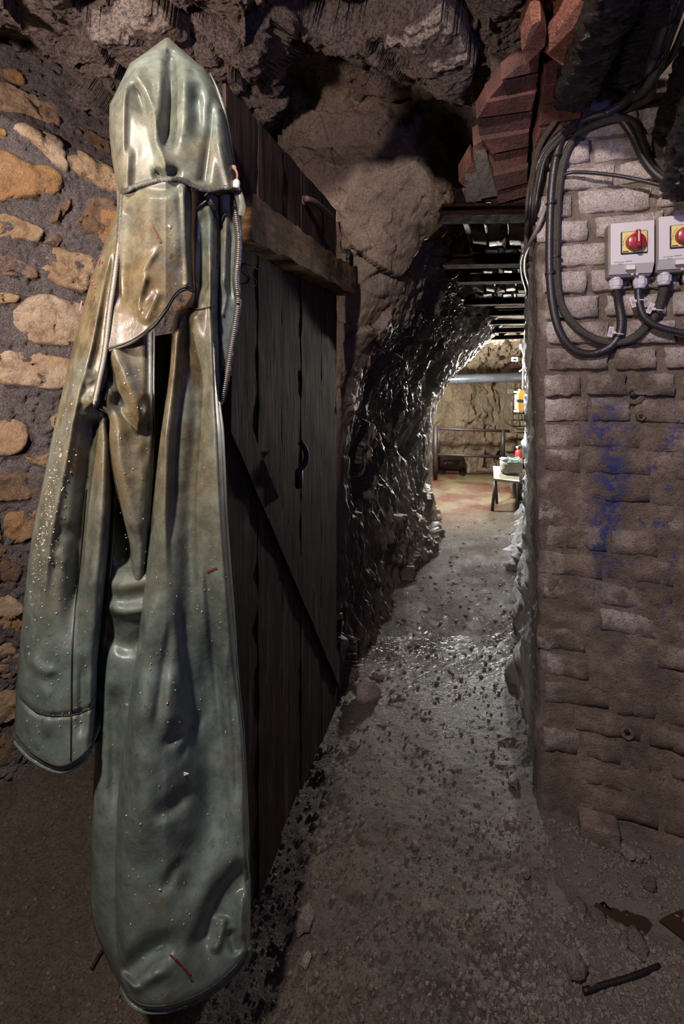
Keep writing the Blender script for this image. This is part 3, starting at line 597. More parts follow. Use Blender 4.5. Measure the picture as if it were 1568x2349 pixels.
def coatY(u, v):
    """resting surface of the coat: leans on the free edge of the door, swings out a little to the left"""
    u = np.asarray(u, float); v = np.asarray(v, float)
    y = np.interp(u, [0, 60, 250, 380, 480, 600], [.735, .725, .715, .722, .760, .815])
    return y + 0.035 * smooth(420, 60, v) * smooth(150, 380, u)
def dist_poly(u, v, path):
    best = np.full(u.shape, 1e9); side = np.zeros(u.shape); tau = np.zeros(u.shape); P_ = np.array(path, float)
    L = np.r_[0, np.cumsum(np.linalg.norm(np.diff(P_, axis=0), axis=1))]
    for i in range(len(P_) - 1):
        a, b = P_[i], P_[i+1]; e = b - a; l2 = e @ e; t = np.clip(((u - a[0]) * e[0] + (v - a[1]) * e[1]) / l2, 0, 1)
        dx, dy = u - a[0] - t * e[0], v - a[1] - t * e[1]; d = np.hypot(dx, dy); mk = d < best
        best = np.where(mk, d, best); side = np.where(mk, np.sign(e[1] * dx - e[0] * dy), side); tau = np.where(mk, (L[i] + t * (L[i+1] - L[i])) / L[-1], tau)
    return best, side, tau
FOLD = 1.35; PXM = 0.00072
def fold(u, v, path, wl, wr, amp, ends=(0, 0), p=2.0):
    """ridge (amp > 0) or valley (amp < 0) along a path; widths left and right in px; ends = share of its length that fades in / out"""
    d, sd, t = dist_poly(u, v, curve(path, 4 * len(path))); w_ = np.where(sd < 0, wl, wr); h = np.exp(-(d / w_) ** p) * math.copysign(min(abs(amp) * FOLD, (2.4 if amp < -.025 else 1.35) * 0.5 * (wl + wr) * PXM), amp)
    if ends[0]: h = h * smooth(0, ends[0], t)
    if ends[1]: h = h * smooth(1, 1 - ends[1], t)
    return h
COAT = thing('raincoat', (-0.30, 0.75, 0.19), 'long green hooded rubber raincoat hanging from the door, stained and flecked with paint', 'raincoat')
SURF = {}
def lin_curve(pts, m):
    d = np.r_[0, np.cumsum(np.linalg.norm(np.diff(pts, axis=0), axis=1))]; t = np.linspace(0, d[-1], m); return np.stack([np.interp(t, d, pts[:, k]) for k in (0, 1)], 1)
def panel(name, L, R, T, B, folds, yoff, mat, round_=((45, .03), (45, .03), (0, 0), (0, 0)), thick=0.03, nt=200, ns=90, crinkle=0.0016, seed=0, parent=COAT, back=True, rfade=None, **kw):
    cf = lin_curve if name == 'hood' else arc_curve; L, R, T, B = (cf(np.array(q, float), n) for q, n in ((L, nt), (R, nt), (T, ns), (B, ns)))
    t = np.linspace(0, 1, nt)[:, None, None]; s = np.linspace(0, 1, ns)[None, :, None]
    UV = (1 - s) * L[:, None] + s * R[:, None] + (1 - t) * T[None] + t * B[None] - ((1 - s) * (1 - t) * L[0] + s * (1 - t) * R[0] + (1 - s) * t * L[-1] + s * t * R[-1])
    dl, dr = s[..., 0] * np.linalg.norm(R - L, axis=1)[:, None], (1 - s[..., 0]) * np.linalg.norm(R - L, axis=1)[:, None]
    dt_, db = t[..., 0] * np.linalg.norm(B - T, axis=1)[None], (1 - t[..., 0]) * np.linalg.norm(B - T, axis=1)[None]
    rnd = np.zeros((nt, ns))
    for d_, (R_, a_) in zip((dl, dr, dt_, db), round_):
        if R_: x = np.clip(1 - d_ / R_, 0, 1); rnd = rnd + a_ * (1 - np.sqrt(np.clip(1 - x * x, 0, 1))) * (smooth(*rfade, UV[..., 1]) if rfade and d_ is dr else 1)
    def Yf(u, v, extra=0.0):
        u = np.asarray(u, float); v = np.asarray(v, float); y = coatY(u, v) + (yoff(u, v) if callable(yoff) else yoff)
        for fo in folds: y = y - fold(u, v, *fo)
        q = np.stack([u / 60, v / 110, np.full(u.shape, seed * 3.1)], -1); y = y - crinkle * 1.3 * fbm(q * np.array([.9, .42, 1]), 2, .35) - crinkle * 0.35 * ridged(np.stack([(u + v * .5) / 80, (v - u * .4) / 95, np.full(u.shape, seed + 5.)], -1), 2, .3)
        return y
    u, v = UV[..., 0], UV[..., 1]; Y = Yf(u, v) + rnd
    X = np.stack([(u - CU) / F * Y, Y, H - (v - HV) / F * Y], -1)
    o_ = nt * ns; V = X.reshape(-1, 3); f = grid_faces(nt, ns)
    edge = np.clip(np.minimum(np.minimum(dl, dr), np.minimum(dt_, db)) / 50.0, 0, 1) ** .5
    Yb = Y + 0.004 + thick * edge; Xb = X.copy(); Xb[..., 1] = Yb                              # back of the garment, straight behind
    V = np.r_[V, Xb.reshape(-1, 3)]; f = np.r_[f, grid_faces(nt, ns, True) + o_]
    a = np.arange(o_).reshape(nt, ns); rim = np.r_[a[:, 0], a[-1, 1:], a[-2::-1, -1], a[0, -2:0:-1]]; nx = np.roll(rim, -1)
    f = np.r_[f, np.stack([rim, nx, nx + o_, rim + o_], 1)]
    SURF[name] = (lambda U, V_, UV=UV, Y=Y: float(Y.ravel()[np.argmin((UV[..., 0] - U).ravel() ** 2 + (UV[..., 1] - V_).ravel() ** 2)]))
    return obj(name, V, f, mat, parent, **kw)
def lay(surf, path, off=0.003, m_=40):
    c_ = arc_curve(np.array(path, float), m_); return np.array([P(u, v, SURF[surf](u, v) - off) for u, v in c_])
def ribbon(mb, pts, wid, th=0.003):
    """flat strip lying on the coat"""
    pts = np.asarray(pts); t = np.gradient(pts, axis=0); t /= np.linalg.norm(t, axis=1)[:, None]; vd = np.array([0, 1., 0]); x = np.cross(t, vd); x /= np.linalg.norm(x, axis=1)[:, None]
    n = np.cross(x, t); V = []
    for p, a, b in zip(pts, x, n):
        for q in ((-1, .2), (-.8, 1), (.8, 1), (1, .2)): V.append(p + a * wid * q[0] * .5 - np.sign(b[1]) * b * th * q[1])
    k = len(pts); return mb.add(V, [[i*4 + j, i*4 + j + 1, i*4 + j + 5, i*4 + j + 4] for i in range(k-1) for j in range(3)])
def stitches(mb, pts, wid, th=0.0018, step=1, rad=0.0009):
    pts = np.asarray(pts); t = np.gradient(pts, axis=0); t /= np.linalg.norm(t, axis=1)[:, None]; x = np.cross(t, np.array([0, 1., 0])); x /= np.linalg.norm(x, axis=1)[:, None]
    for p, a in list(zip(pts, x))[::step]: mb.tube([p - a * wid * .5 + [0, .001, 0], p - [0, th, 0], p + a * wid * .5 + [0, .001, 0]], rad, 5)
    return mb

# back of the skirt, behind everything
panel('skirt_back', [(244,790),(246,960),(252,1120),(246,1300),(230,1480),(222,1600),(214,1800),(207,2000),(212,2110),(240,2190),(290,2290)],
      [(420,760),(430,1000),(440,1200),(450,1500),(460,1800),(470,2000),(470,2150),(460,2240),(440,2290)], [(244,790),(330,775),(420,760)], [(290,2290),(340,2312),(390,2312),(440,2290)],
      [([(225,1330),(270,1345),(330,1335)], 22, 22, .012), ([(235,1385),(280,1402),(330,1398)], 16, 20, .020), ([(240,1450),(290,1480),(330,1470)], 26, 30, -.012),
       ([(262,1000),(280,1150),(290,1320)], 22, 30, -.045, (.2, .15)), ([(258,1560),(262,1750),(262,1900)], 16, 20, -.010, (.2, .3)), ([(375,760),(372,950),(350,1150)], 40, 60, -.05)],
      0.035, MAT['coat'], ((40, .035), (20, .01), (0, 0), (40, .02)), 0.03, 260, 60, .0022, 1)
# hanging fold of the back between sleeve and front
panel('back_fold', [(238,800),(236,870),(225,930),(248,955),(250,1040),(262,1110),(280,1180),(298,1260),(304,1345)], [(352,735),(352,850),(352,950),(350,1050),(346,1150),(340,1260),(330,1345)],
      [(238,800),(295,770),(352,735)], [(304,1345),(318,1350),(330,1345)],
      [([(262,800),(285,860),(305,930),(320,1000)], 22, 24, .010, (0, .4)), ([(270,925),(295,970),(312,1000),(330,985)], 18, 22, -.016), ([(335,900),(338,1000),(330,1080)], 14, 12, -.014, (.2, .3)),
       ([(262,1000),(275,1100),(300,1200)], 18, 30, .010), ([(250,860),(270,900),(285,930)], 12, 18, -.008)],
      0.006, MAT['coat'], ((30, .035), (30, .045), (0, 0), (30, .02)), 0.025, 200, 60, .0016, 2)
# long front fold, from the shoulder to the hem
HEM = [(276,2262),(300,2300),(335,2318),(400,2314),(480,2280),(545,2225),(571,2175)]
panel('skirt_front', [(440,436),(438,520),(440,620),(441,670),(425,700),(398,730),(389,850),(368,1000),(350,1150),(332,1320),(313,1500),(292,1650),(273,1800),(262,1950),(262,2080),(266,2180),(276,2262)],
      [(500,446),(502,560),(498,700),(502,900),(512,1000),(521,1200),(536,1400),(546,1550),(560,1700),(569,1880),(573,2020),(573,2110),(571,2175)],
      [(440,436),(470,442),(500,446)], HEM,
      [([(468,470),(462,560),(460,690)], 12, 12, -.012, (.2, .2)), ([(447,560),(446,690)], 5, 6, .006), ([(482,560),(483,700),(486,900)], 8, 10, .006, (.2, .3)),
       ([(430,690),(424,800),(412,920),(400,1060),(394,1200),(398,1350)], 10, 26, -.040, (.15, .35)), ([(452,760),(452,950),(436,1150),(436,1350),(450,1560)], 24, 24, -.026, (.15, .4)),
       ([(492,720),(494,900),(504,1150),(520,1400),(536,1600)], 16, 12, .012, (.1, .3)), ([(399,745),(391,850),(371,1000),(354,1150)], 10, 14, .010, (.05, .4)),
       ([(412,1350),(425,1480),(440,1640),(450,1780)], 14, 20, -.014, (.2, .3)), ([(470,1250),(482,1420),(500,1600),(520,1800)], 10, 14, -.010, (.2, .3)), ([(335,1350),(318,1520),(296,1700)], 20, 40, .012, (.2, .3)),
       ([(400,1520),(388,1600),(400,1690)], 16, 24, .006, (.3, .3)), ([(360,1720),(410,1690),(440,1650)], 12, 16, -.006, (.3, .3)), ([(340,1880),(400,1850),(450,1800)], 16, 24, -.008, (.3, .3)),
       ([(420,1900),(440,1990),(420,2080)], 26, 36, -.008, (.3, .3)), ([(530,1560),(540,1700),(545,1850)], 10, 12, -.010, (.2, .2)), ([(455,1380),(478,1600),(482,1850),(470,2060)], 44, 46, -.040, (.3, .35)), ([(345,1500),(325,1750),(330,2000)], 44, 50, .018, (.3, .3)), ([(395,1400),(372,1560),(350,1700)], 10, 14, -.006, (.3, .3)), ([(470,1620),(430,1700),(410,1760)], 9, 12, -.005, (.3, .3)), ([(520,1450),(512,1600),(520,1720)], 8, 10, .006, (.3, .3)), ([(430,1960),(390,2010),(370,2060)], 12, 16, -.005, (.3, .3)),
       ([(284,2246),(320,2205),(375,2165),(430,2160)], 30, 26, -.018, (.1, .4)), ([(420,2190),(470,2150),(500,2070),(545,2010),(575,1992)], 46, 24, -.022, (.3, .1)),
       ([(512,2100),(504,2150),(488,2196)], 18, 11, .016, (.1, .3)), ([(526,2130),(536,2172),(545,2192)], 10, 12, -.014, (.2, .2)), ([(296,2268),(345,2240),(395,2212)], 18, 26, .010, (.1, .4)), ([(556,2040),(552,2110),(556,2165)], 10, 8, .008, (.2, .2))],
      lambda u, v: -0.010 + 0.018 * smooth(1700, 2150, v) * smooth(330, 240, u), MAT['coat'], ((46, .055), (26, .045), (0, 0), (30, .012)), 0.03, 430, 84, .0022, 3)
# front facing with the zip
panel('front_facing', [(500,440),(504,560),(500,700),(503,820),(506,925)], [(553,452),(553,520),(549,600),(547,700),(534,790),(521,870),(508,928)], [(500,440),(527,446),(553,452)], [(506,925),(507,927),(508,928)],
      [([(520,480),(516,580),(512,680)], 8, 8, .008, (.1, .2)), ([(530,520),(528,620),(530,700)], 6, 7, -.008, (.2, .2)), ([(512,640),(518,680),(510,720)], 5, 6, .006)], 0.010, MAT['coat'], ((14, .012), (10, .010), (0, 0), (0, 0)), 0.012, 130, 26, .0020, 4)
# sleeve
panel('sleeve', [(266,432),(264,500),(216,620),(171,780),(131,950),(100,1100),(70,1250),(45,1480),(35,1620),(33,1700)],
      [(284,445),(274,560),(254,700),(239,840),(216,928),(236,950),(250,1000),(257,1120),(252,1230),(238,1380),(226,1500),(221,1600),(216,1700)],
      [(266,432),(275,440),(284,445)], [(33,1700),(75,1742),(138,1769),(190,1744),(216,1700)],
      [([(262,520),(236,640),(206,800),(178,900),(150,1050),(112,1250),(90,1450)], 22, 12, .012, (.1, .2)), ([(206,945),(212,1010),(200,1120),(188,1260),(172,1400),(165,1520)], 26, 20, -.030, (.06, .3)),
       ([(236,985),(238,1100),(222,1260),(204,1420)], 16, 22, .006, (.1, .2)), ([(205,928),(222,950),(242,962)], 14, 16, -.018, (.2, .2)), ([(190,905),(206,922),(228,932)], 12, 11, .006, (.3, .3)),
       ([(122,1215),(150,1222),(182,1210)], 16, 20, -.004, (.35, .45)), ([(120,1260),(145,1285),(178,1290)], 14, 16, .003, (.3, .4)),
       ([(205,1320),(190,1380),(178,1420)], 8, 10, .008, (.2, .2)), ([(60,1500),(100,1540),(140,1530)], 12, 16, .005, (.3, .3)),
       ([(45,1600),(90,1638),(160,1640),(215,1620)], 6, 6, -.004), ([(95,1560),(110,1620),(105,1700)], 14, 18, .006, (.3, .3)), ([(190,1500),(188,1600),(186,1700)], 10, 12, -.008, (.3, .2)), ([(207,845),(203,868),(212,885)], 12, 12, .004, (.3, .3))],
      -0.004, MAT['coat'], ((58, .065), (46, .055), (0, 0), (16, .010)), 0.045, 330, 56, .0018, 5, rfade=(900, 1010))
# cape flap across the upper back
panel('cape_flap', [(282,443),(272,560),(253,700),(243,806)], [(430,420),(438,450),(437,560),(441,640),(444,668)],
      [(282,443),(300,430),(345,418),(390,412),(412,414),(430,420)], [(243,806),(300,786),(350,750),(378,715),(398,682),(415,667),(430,663),(444,668)],
      [([(345,430),(332,560),(322,690)], 44, 44, .008, (.1, .2)), ([(336,620),(318,690),(324,730)], 12, 10, .005, (.2, .2)), ([(368,660),(345,710),(325,745)], 12, 12, .004, (.2, .2)), ([(372,560),(340,600),(310,650)], 8, 10, .0025, (.3, .3)),
       ([(395,430),(408,520),(404,620)], 22, 22, .006, (.1, .3)), ([(300,470),(292,600),(275,720)], 20, 26, -.006, (.1, .2)), ([(420,430),(428,560),(430,650)], 8, 8, .006)],
      lambda u, v: -0.022 + 0.014 * smooth(345, 265, u), MAT['coat'], ((4, .001), (20, .030), (10, .004), (9, .004)), 0.006, 150, 80, .0015, 6)
# hood
panel('hood', [(378,88),(338,117),(298,145),(275,192),(251,240),(250,300),(256,360),(264,410),(272,446)], [(386,87),(420,116),(470,159),(492,200),(512,250),(526,330),(538,400),(546,436)],
      [(378,88),(382,86.5),(386,87)], [(272,446),(300,434),(345,422),(385,415),(420,418),(448,434),(480,441),(520,434),(546,436)],
      [([(301,150),(326,200),(348,270),(362,335),(386,410)], 9, 16, .016, (.1, .1)), ([(304,175),(326,235),(342,290)], 16, 14, -.012, (.4, .4)), ([(384,96),(393,170),(389,260),(380,330),(374,375)], 17, 19, -.030, (.22, .25)),
       ([(352,250),(362,300),(372,350),(386,405)], 5, 5, .006, (.2, .05)), ([(372,120),(368,220),(366,300)], 14, 12, .006, (.1, .3)), ([(410,130),(420,230),(418,330)], 20, 22, .007, (.1, .3)), ([(446,180),(453,260),(456,340)], 15, 15, -.010, (.4, .4)),
       ([(486,200),(484,280),(476,350),(466,425)], 12, 12, -.018, (.3, .05)), ([(289,165),(284,260),(283,430)], 7, 8, .007, (.1, 0)), ([(296,330),(292,430)], 7, 10, .008, (.3, 0)), ([(500,330),(512,380),(525,425)], 8, 12, .006),
       ([(345,405),(385,398),(420,408)], 10, 14, -.008, (.3, .3)), ([(362,380),(385,404),(402,412)], 6, 7, .006), ([(265,240),(268,330),(278,430)], 12, 14, .004)],
      lambda u, v: -0.018 + 0.030 * smooth(190, 90, v), MAT['coat'], ((34, .055), (24, .045), (40, .01), (6, .002)), 0.05, 170, 120, .0016, 7)

# seams, stitching, zip, hem, flecks
seam = [(280,446),(272,560),(262,640),(252,710),(240,810),(228,870),(216,928)]
mb = MB(); p = lay('sleeve', seam, .004, 90); ribbon(mb, p, .0085, .003); sm = mb.build('seam_tape', MAT['seam'], COAT, smooth_=True)
mb = MB(); ribbon(mb, lay('hood', [(284,441),(310,428),(348,417),(388,411),(420,414),(448,430),(480,436),(520,430),(540,433)], .0035, 60), .0085, .0022); mb.build('hood_seam', MAT['seam'], COAT, smooth_=True)
mb = MB(); stitches(mb, lay('sleeve', seam[1:], .0065, 150), .0065)
mb.build('seam_stitching', MAT['stitch'], sm, smooth_=True, kind='stuff')
mb = MB(); ribbon(mb, lay('skirt_front', [(470,442),(485,470),(497,500)], .004, 16), .009, .003); mb.build('shoulder_seam', MAT['seam'], COAT, smooth_=True)
flapb = [(246,801),(300,781),(348,746),(376,711),(396,678),(413,662),(430,658),(442,663)]
mb = MB(); mb.tube(lay('cape_flap', flapb, .002, 80), .0009, 5); mb.build('flap_stitch_line', MAT['thread'], COAT, smooth_=True)
mb = MB(); mb.tube(lay('cape_flap', [(243,806),(300,786),(350,750),(378,715),(398,682),(415,667),(430,663),(443,668)], .0005, 80), .0028, 6); mb.build('flap_edge', MAT['coat'], COAT, smooth_=True)
mb = MB(); mb.tube(lay('skirt_front', [(430,706),(455,709),(480,704),(497,702)], .002, 20), .0012, 5); mb.tube(lay('skirt_front', [(497,705),(499,560),(499,470)], .002, 40), .0009, 5); mb.build('pocket_stitch_line', MAT['thread'], COAT, smooth_=True)
mb = MB(); mb.tube(lay('skirt_front', [(278,2252),(303,2290),(337,2307),(400,2302),(477,2269),(541,2215),(566,2170)], .002, 60), .0011, 5); mb.build('hem_stitch_line', MAT['thread'], COAT, smooth_=True)
mb = MB(); mb.tube(lay('sleeve', [(38,1688),(78,1730),(138,1757),(188,1733),(213,1694)], .002, 40), .0010, 5); mb.build('cuff_stitch_line', MAT['thread'], COAT, smooth_=True)
mb = MB(); mb.tube(lay('sleeve', [(46,1600),(92,1636),(160,1641),(216,1622)], .002, 40), .0009, 5); mb.build('sleeve_stitch_line', MAT['thread'], COAT, smooth_=True)
mb = MB(); mb.tube(lay('sleeve', [(197,1120),(186,1260),(172,1400),(165,1500),(163,1640),(162,1745)], .002, 60), .0010, 5)
mb.build('sleeve_seam', MAT['thread'], COAT, smooth_=True)
mb = MB(); mb.tube(lay('skirt_front', HEM, 0.0, 70), .0035, 6); mb.build('hem', MAT['coat'], COAT, smooth_=True)
mb = MB(); mb.tube(lay('sleeve', [(33,1700),(75,1742),(138,1769),(190,1744),(216,1700)], 0.0, 50), .0035, 6); mb.build('cuff', MAT['coat'], COAT, smooth_=True)
zp = [(537,462),(541,500),(547,545),(545,600),(541,640),(546,690),(543,720),(533,780),(523,840),(515,885),(508,920)]
mb = MB(); ribbon(mb, lay('front_facing', zp, .006, 70), .013, .003); zt_ = mb.build('zip_tape', MAT['coat_dark'], COAT, smooth_=True)
mb = MB(); stitches(mb, lay('front_facing', zp, .011, 104), .0058, .002, 1, .0013); mb.build('zip_teeth', MAT['zipm'], zt_, smooth_=True, kind='stuff')
mb = MB(); q = P(541, 452, SURF['front_facing'](541, 460) - .010); mb.box(q, (.013, .005, .014), bev=.002); mb.build('zip_slider', MAT['iron'], zt_)
rim = lay('hood', [(481,168),(498,205),(515,260),(528,335),(538,395),(544,425)], -0.004, 50); mb = MB(); mb.tube(rim, [.0012, .0034, .0036, .0036, .003], 8); mb.build('hood_rim', MAT['coat'], COAT, smooth_=True)
y0 = SURF['hood'](534, 395)
mb = MB(); mb.tube([P(536, 386, y0 - .004), P(541, 392, y0 - .016), P(544, 402, y0 - .016), P(543, 414, y0 - .014)], .0021, 8, 16); mb.lathe(P(536, 386, y0 - .0005), (0.25, -1, 0), [(.0035, 0), (.0046, .001), (.0046, .003), (.0028, .004)], 14)
dc = mb.build('drawcord', MAT['cord'], COAT, smooth_=True)
mb = MB(); mb.lathe(P(543, 413, y0 - .014), (-.08, -.1, -1), [(.0036, 0), (.0058, .003), (.0066, .014), (.0060, .0165), (.003, .017)], 16); mb.build('toggle', MAT['white'], dc, smooth_=True, label='white plastic cord toggle')
mb = MB(); ribbon(mb, [P(543, 436, y0 - .004), P(549, 455, y0 - .008), P(554, 476, y0 - .006), P(553, 494, y0 - .002)], .016, .004); mb.build('collar_tab', MAT['coat'], COAT, smooth_=True)
r = np.random.default_rng(77); mb = MB()
def fleck(surf, u, v, size):
    c_ = np.array(P(u, v, SURF[surf](u, v) - .0018)); k = r.integers(4, 7); an = np.sort(r.uniform(0, 6.28, k)); pts = [c_ + size * r.uniform(.5, 1.1) * np.array([math.cos(a), 0, math.sin(a)]) for a in an]
    mb.prism(pts, (0, .0012, 0))
for _ in range(230):                                                 # thick spatter down the outside of the sleeve
    v = r.normal(1180, 110); fx = np.interp(v, [800, 950, 1100, 1250, 1480], [168, 131, 100, 70, 45]); fleck('sleeve', fx + 10 + abs(r.normal(0, 22)), np.clip(v, 850, 1500), r.choice([.0007, .0009, .0013, .0018]))
for _ in range(70): fleck('sleeve', r.uniform(60, 200), r.uniform(1300, 1730), r.choice([.0006, .0008, .0012]))
for _ in range(90):
    v = r.uniform(1250, 2150); fleck('skirt_front', r.uniform(np.interp(v, [1250, 1800, 2150], [350, 285, 285]), np.interp(v, [1250, 1800, 2150], [510, 550, 555])), v, r.choice([.0006, .0008, .0011]))
for _ in range(24): fleck('back_fold', r.uniform(262, 338), r.uniform(850, 1300), r.choice([.0006, .0009, .0016]))
for u, v, s_ in ((378, 1610, .0055), (425, 1777, .007), (291, 1616, .003), (516, 1680, .003), (251, 2046, .003), (364, 2043, .003), (388, 519, .003), (390, 535, .001)): fleck('cape_flap' if v < 600 else 'skirt_front', u, v, s_)
mb.build('paint_flecks', MAT['fleck'], COAT, kind='stuff')
mb = MB()
for su, pth in (('cape_flap', [(347, 520), (358, 540), (368, 556)]), ('cape_flap', [(386, 580), (390, 590)]), ('sleeve', [(231, 596), (228, 610)]), ('sleeve', [(237, 598), (233, 612)]), ('sleeve', [(212, 640), (219, 662)]), ('sleeve', [(188, 690), (183, 712)]), ('sleeve', [(217, 680), (214, 692)]),
                ('skirt_front', [(474, 1312), (486, 1307), (498, 1303)]), ('skirt_front', [(519, 1318), (517, 1328)]), ('skirt_front', [(390, 2190), (412, 2210), (428, 2230), (440, 2250)]), ('skirt_front', [(404, 2205), (424, 2222), (436, 2236)]), ('sleeve', [(226, 590), (235, 580)])):
    ribbon(mb, lay(su, pth, .0012, 10), .0030 if su != 'skirt_front' else .004, .0006)
mb.build('paint_scuffs', MAT['red'], COAT, kind='stuff')
# ------------------------------------------------------------------ red brick soffit at the tunnel mouth
m = NM('dark_red_brick'); n1 = m.noise(9, 6, 0.6); n2 = m.noise(70, 5, 0.7); n3 = m.noise(240, 3, 0.7)
c = m.ramp(n1, [(0.34, (0.030, 0.011, 0.009)), (0.54, (0.070, 0.023, 0.017)), (0.70, (0.13, 0.045, 0.031))])
c = m.mix(m.ramp(n2, [(0.34, 0.7), (0.48, 0.0)]), c, (0.03, 0.014, 0.012)); c = m.mix(m.ramp(n3, [(0.70, 0.0), (0.76, 0.7)]), c, (0.26, 0.17, 0.14))
MAT['redbrick'] = m.done(c, 0.62, m.bump(m.math('ADD', n2, m.math('MULTIPLY', n3, 0.5)), 0.8, 0.007))
MAT['redbrick2'] = rock_mat('light_red_brick', (0.075, 0.026, 0.019), (0.16, 0.056, 0.038), (0.24, 0.09, 0.06), (0.6, 0.9), 0.8, 2.0)
MAT['redbrick3'] = rock_mat('bright_red_brick', (0.13, 0.040, 0.027), (0.27, 0.090, 0.058), (0.38, 0.15, 0.10), (0.6, 0.9), 0.8, 2.0)
MAT['ashlar'] = rock_mat('grey_block', (0.05, 0.046, 0.038), (0.11, 0.10, 0.082), (0.19, 0.17, 0.14), (0.3, 0.7), 0.9, 3.0)
MAT['timber'] = rock_mat('wet_timber', (0.05, 0.034, 0.018), (0.12, 0.082, 0.045), (0.20, 0.145, 0.085), (0.5, 0.85), 0.7, 1.6, spec=0.3)
def slab(poly, th, mat, name, parent, jitter=0.0, seed=0, up=(0, 0.15, 1), **kw):
    """a brick or board given by its visible lower face (four or more 3-D corners), thickened upwards with softened edges"""
    poly = np.array(poly, float); c0 = poly.mean(0); r = np.random.default_rng(seed); up = np.asarray(up, float) / np.linalg.norm(up)
    poly = poly + r.normal(0, jitter, poly.shape); n = len(poly)
    rings = [c0 + (poly - c0) * (1 - .06), poly + up * th * .10, poly + up * th]
    V = np.concatenate(rings); f = [list(range(n))[::-1]]
    for k in range(2): f += [[k*n + i, k*n + (i+1) % n, (k+1)*n + (i+1) % n, (k+1)*n + i] for i in range(n)]
    f.append([2*n + i for i in range(n)]); return obj(name, V, f, mat, parent, smooth_=False, **kw)
SOF = thing('ceiling_brick', P(1170, 330, 1.34), 'dark red brick soffit over the tunnel mouth', None, kind='structure')
def ys(v): return float(np.interp(v, [150, 470], [1.17, 1.50]))
obj('bed', np.array([[P(u, v, ys(v) + .045) for u in (1125, 1160, 1200, 1290, 1380)] for v in (120, 200, 300, 400, 490)]), grid_faces(5, 5), MAT['bmortar'], SOF)
rowsL = [(458, 1142, 1212), (428, 1138, 1212), (388, 1130, 1212), (345, 1122, 1214), (305, 1100, 1216), (262, 1092, 1222), (217, 1112, 1232), (172, 1150, 1236), (135, 1190, 1238)]
for k in range(len(rowsL) - 1):
    (va, la, ra), (vb, lb, rb) = rowsL[k], rowsL[k+1]; sl = 14; lo, hi = va - 3, vb + 2
    st = -.010 * (k % 2)
    slab([P(la, lo + sl, ys(lo) + st), P(ra, lo - sl * .4, ys(lo) + st), P(rb, hi - sl * .4, ys(hi) + st), P(lb, hi + sl, ys(hi) + st)], .05, MAT['redbrick2' if k == 2 else 'redbrick'], 'brick', SOF, .0015, k)
for k, (va, vb, la, ra, lb, rb) in enumerate([(286, 242, 1236, 1330, 1241, 1340), (238, 196, 1242, 1340, 1246, 1352), (192, 150, 1246, 1352, 1250, 1360), (338, 292, 1222, 1300, 1236, 1325)]):
    slab([P(la, va + 3, ys(va) - .02), P(ra, va - 14, ys(va) - .02), P(rb, vb - 14, ys(vb) - .02), P(lb, vb + 3, ys(vb) - .02)], .06, MAT['redbrick'], 'brick', SOF, .0015, 40 + k)
for k, q in enumerate([[(1085, 335), (1112, 320), (1128, 345), (1098, 372)], [(1052, 420), (1080, 372), (1096, 395), (1074, 440)], [(1060, 440), (1092, 415), (1100, 452), (1070, 468)]]):
    slab([P(u, v, ys(v) + .01) for u, v in q], .06, MAT['redbrick'], 'brick', SOF, .001, 60 + k)
for k, q in enumerate([[(1086, 366), (1118, 358), (1142, 452), (1104, 460)], [(1066, 415), (1100, 410), (1104, 462), (1068, 466)]]):
    slab([P(u, v, ys(v) - .012) for u, v in q], .07, MAT['ashlar'], 'block', SOF, .001, 70 + k)
big = [[(1248, 128), (1262, 92), (1330, 0), (1400, -90), (1470, -90), (1400, 30), (1340, 150), (1300, 164)], [(1196, 118), (1218, 55), (1240, 42), (1253, 78), (1250, 108), (1206, 150)]]
for k, q in enumerate(big):
    slab([P(u, v, np.interp(v, [-90, 160], [.86, 1.12])) for u, v in q], .09, MAT['redbrick3'], 'brick', SOF, .001, 80 + k)

# ------------------------------------------------------------------ tunnel roof: steel rails with bricks and boards packed between them
MAT['steel'] = rock_mat('wet_rusty_steel', (0.006, 0.0035, 0.003), (0.016, 0.008, 0.006), (0.036, 0.017, 0.012), (0.7, 0.95), 0.7, 2.5, spec=0.03)
beams = [(486, 1.52, 1010, 1222, 26), (596, 2.12, 1050, 1216, 22), (637, 2.52, 1066, 1214, 17), (690, 3.08, 1096, 1212, 13), (717, 3.48, 1120, 1210, 10), (737, 3.80, 1124, 1209, 9), (756, 4.10, 1126, 1208, 9), (772, 4.36, 1130, 1207, 8)]
wh = ['nearest, red with rust at the tunnel mouth', 'second from the tunnel mouth', 'third from the tunnel mouth', 'fourth from the tunnel mouth', 'fifth from the tunnel mouth', 'sixth from the tunnel mouth', 'seventh from the tunnel mouth', 'last one before the far chamber']
for k, (v, Y, u0, u1, hp) in enumerate(beams):
    a, b = P(u0 - (0 if k == 0 else 40), v + 4, Y), P(u1 + 22, v, Y); hgt = hp * Y / F * 1.15; wdt = .09; T_ = (b - a) / np.linalg.norm(b - a); nrm = np.cross(T_, [0, 0, 1]); nrm /= np.linalg.norm(nrm)
    prof = [(-.5, 0), (.5, 0), (.5, .22), (.12, .30), (.12, .72), (.34, .78), (.34, 1.0), (-.34, 1.0), (-.34, .78), (-.12, .72), (-.12, .30), (-.5, .22)]
    ring = [a + nrm * x * wdt + np.array([0, 0, (z - .5) * hgt]) for x, z in prof]; mb = MB(); mb.prism(ring, b - a)
    mb.build('roof_rail', MAT['steel'], label='steel roof rail across the tunnel, ' + wh[k], cat='beam', group='steel rails holding up the tunnel roof')
ROOF = thing('ceiling_tunnel', P(1150, 600, 2.3) + [0, 0, .2], 'packed bricks and boards above the roof rails', None, kind='structure')
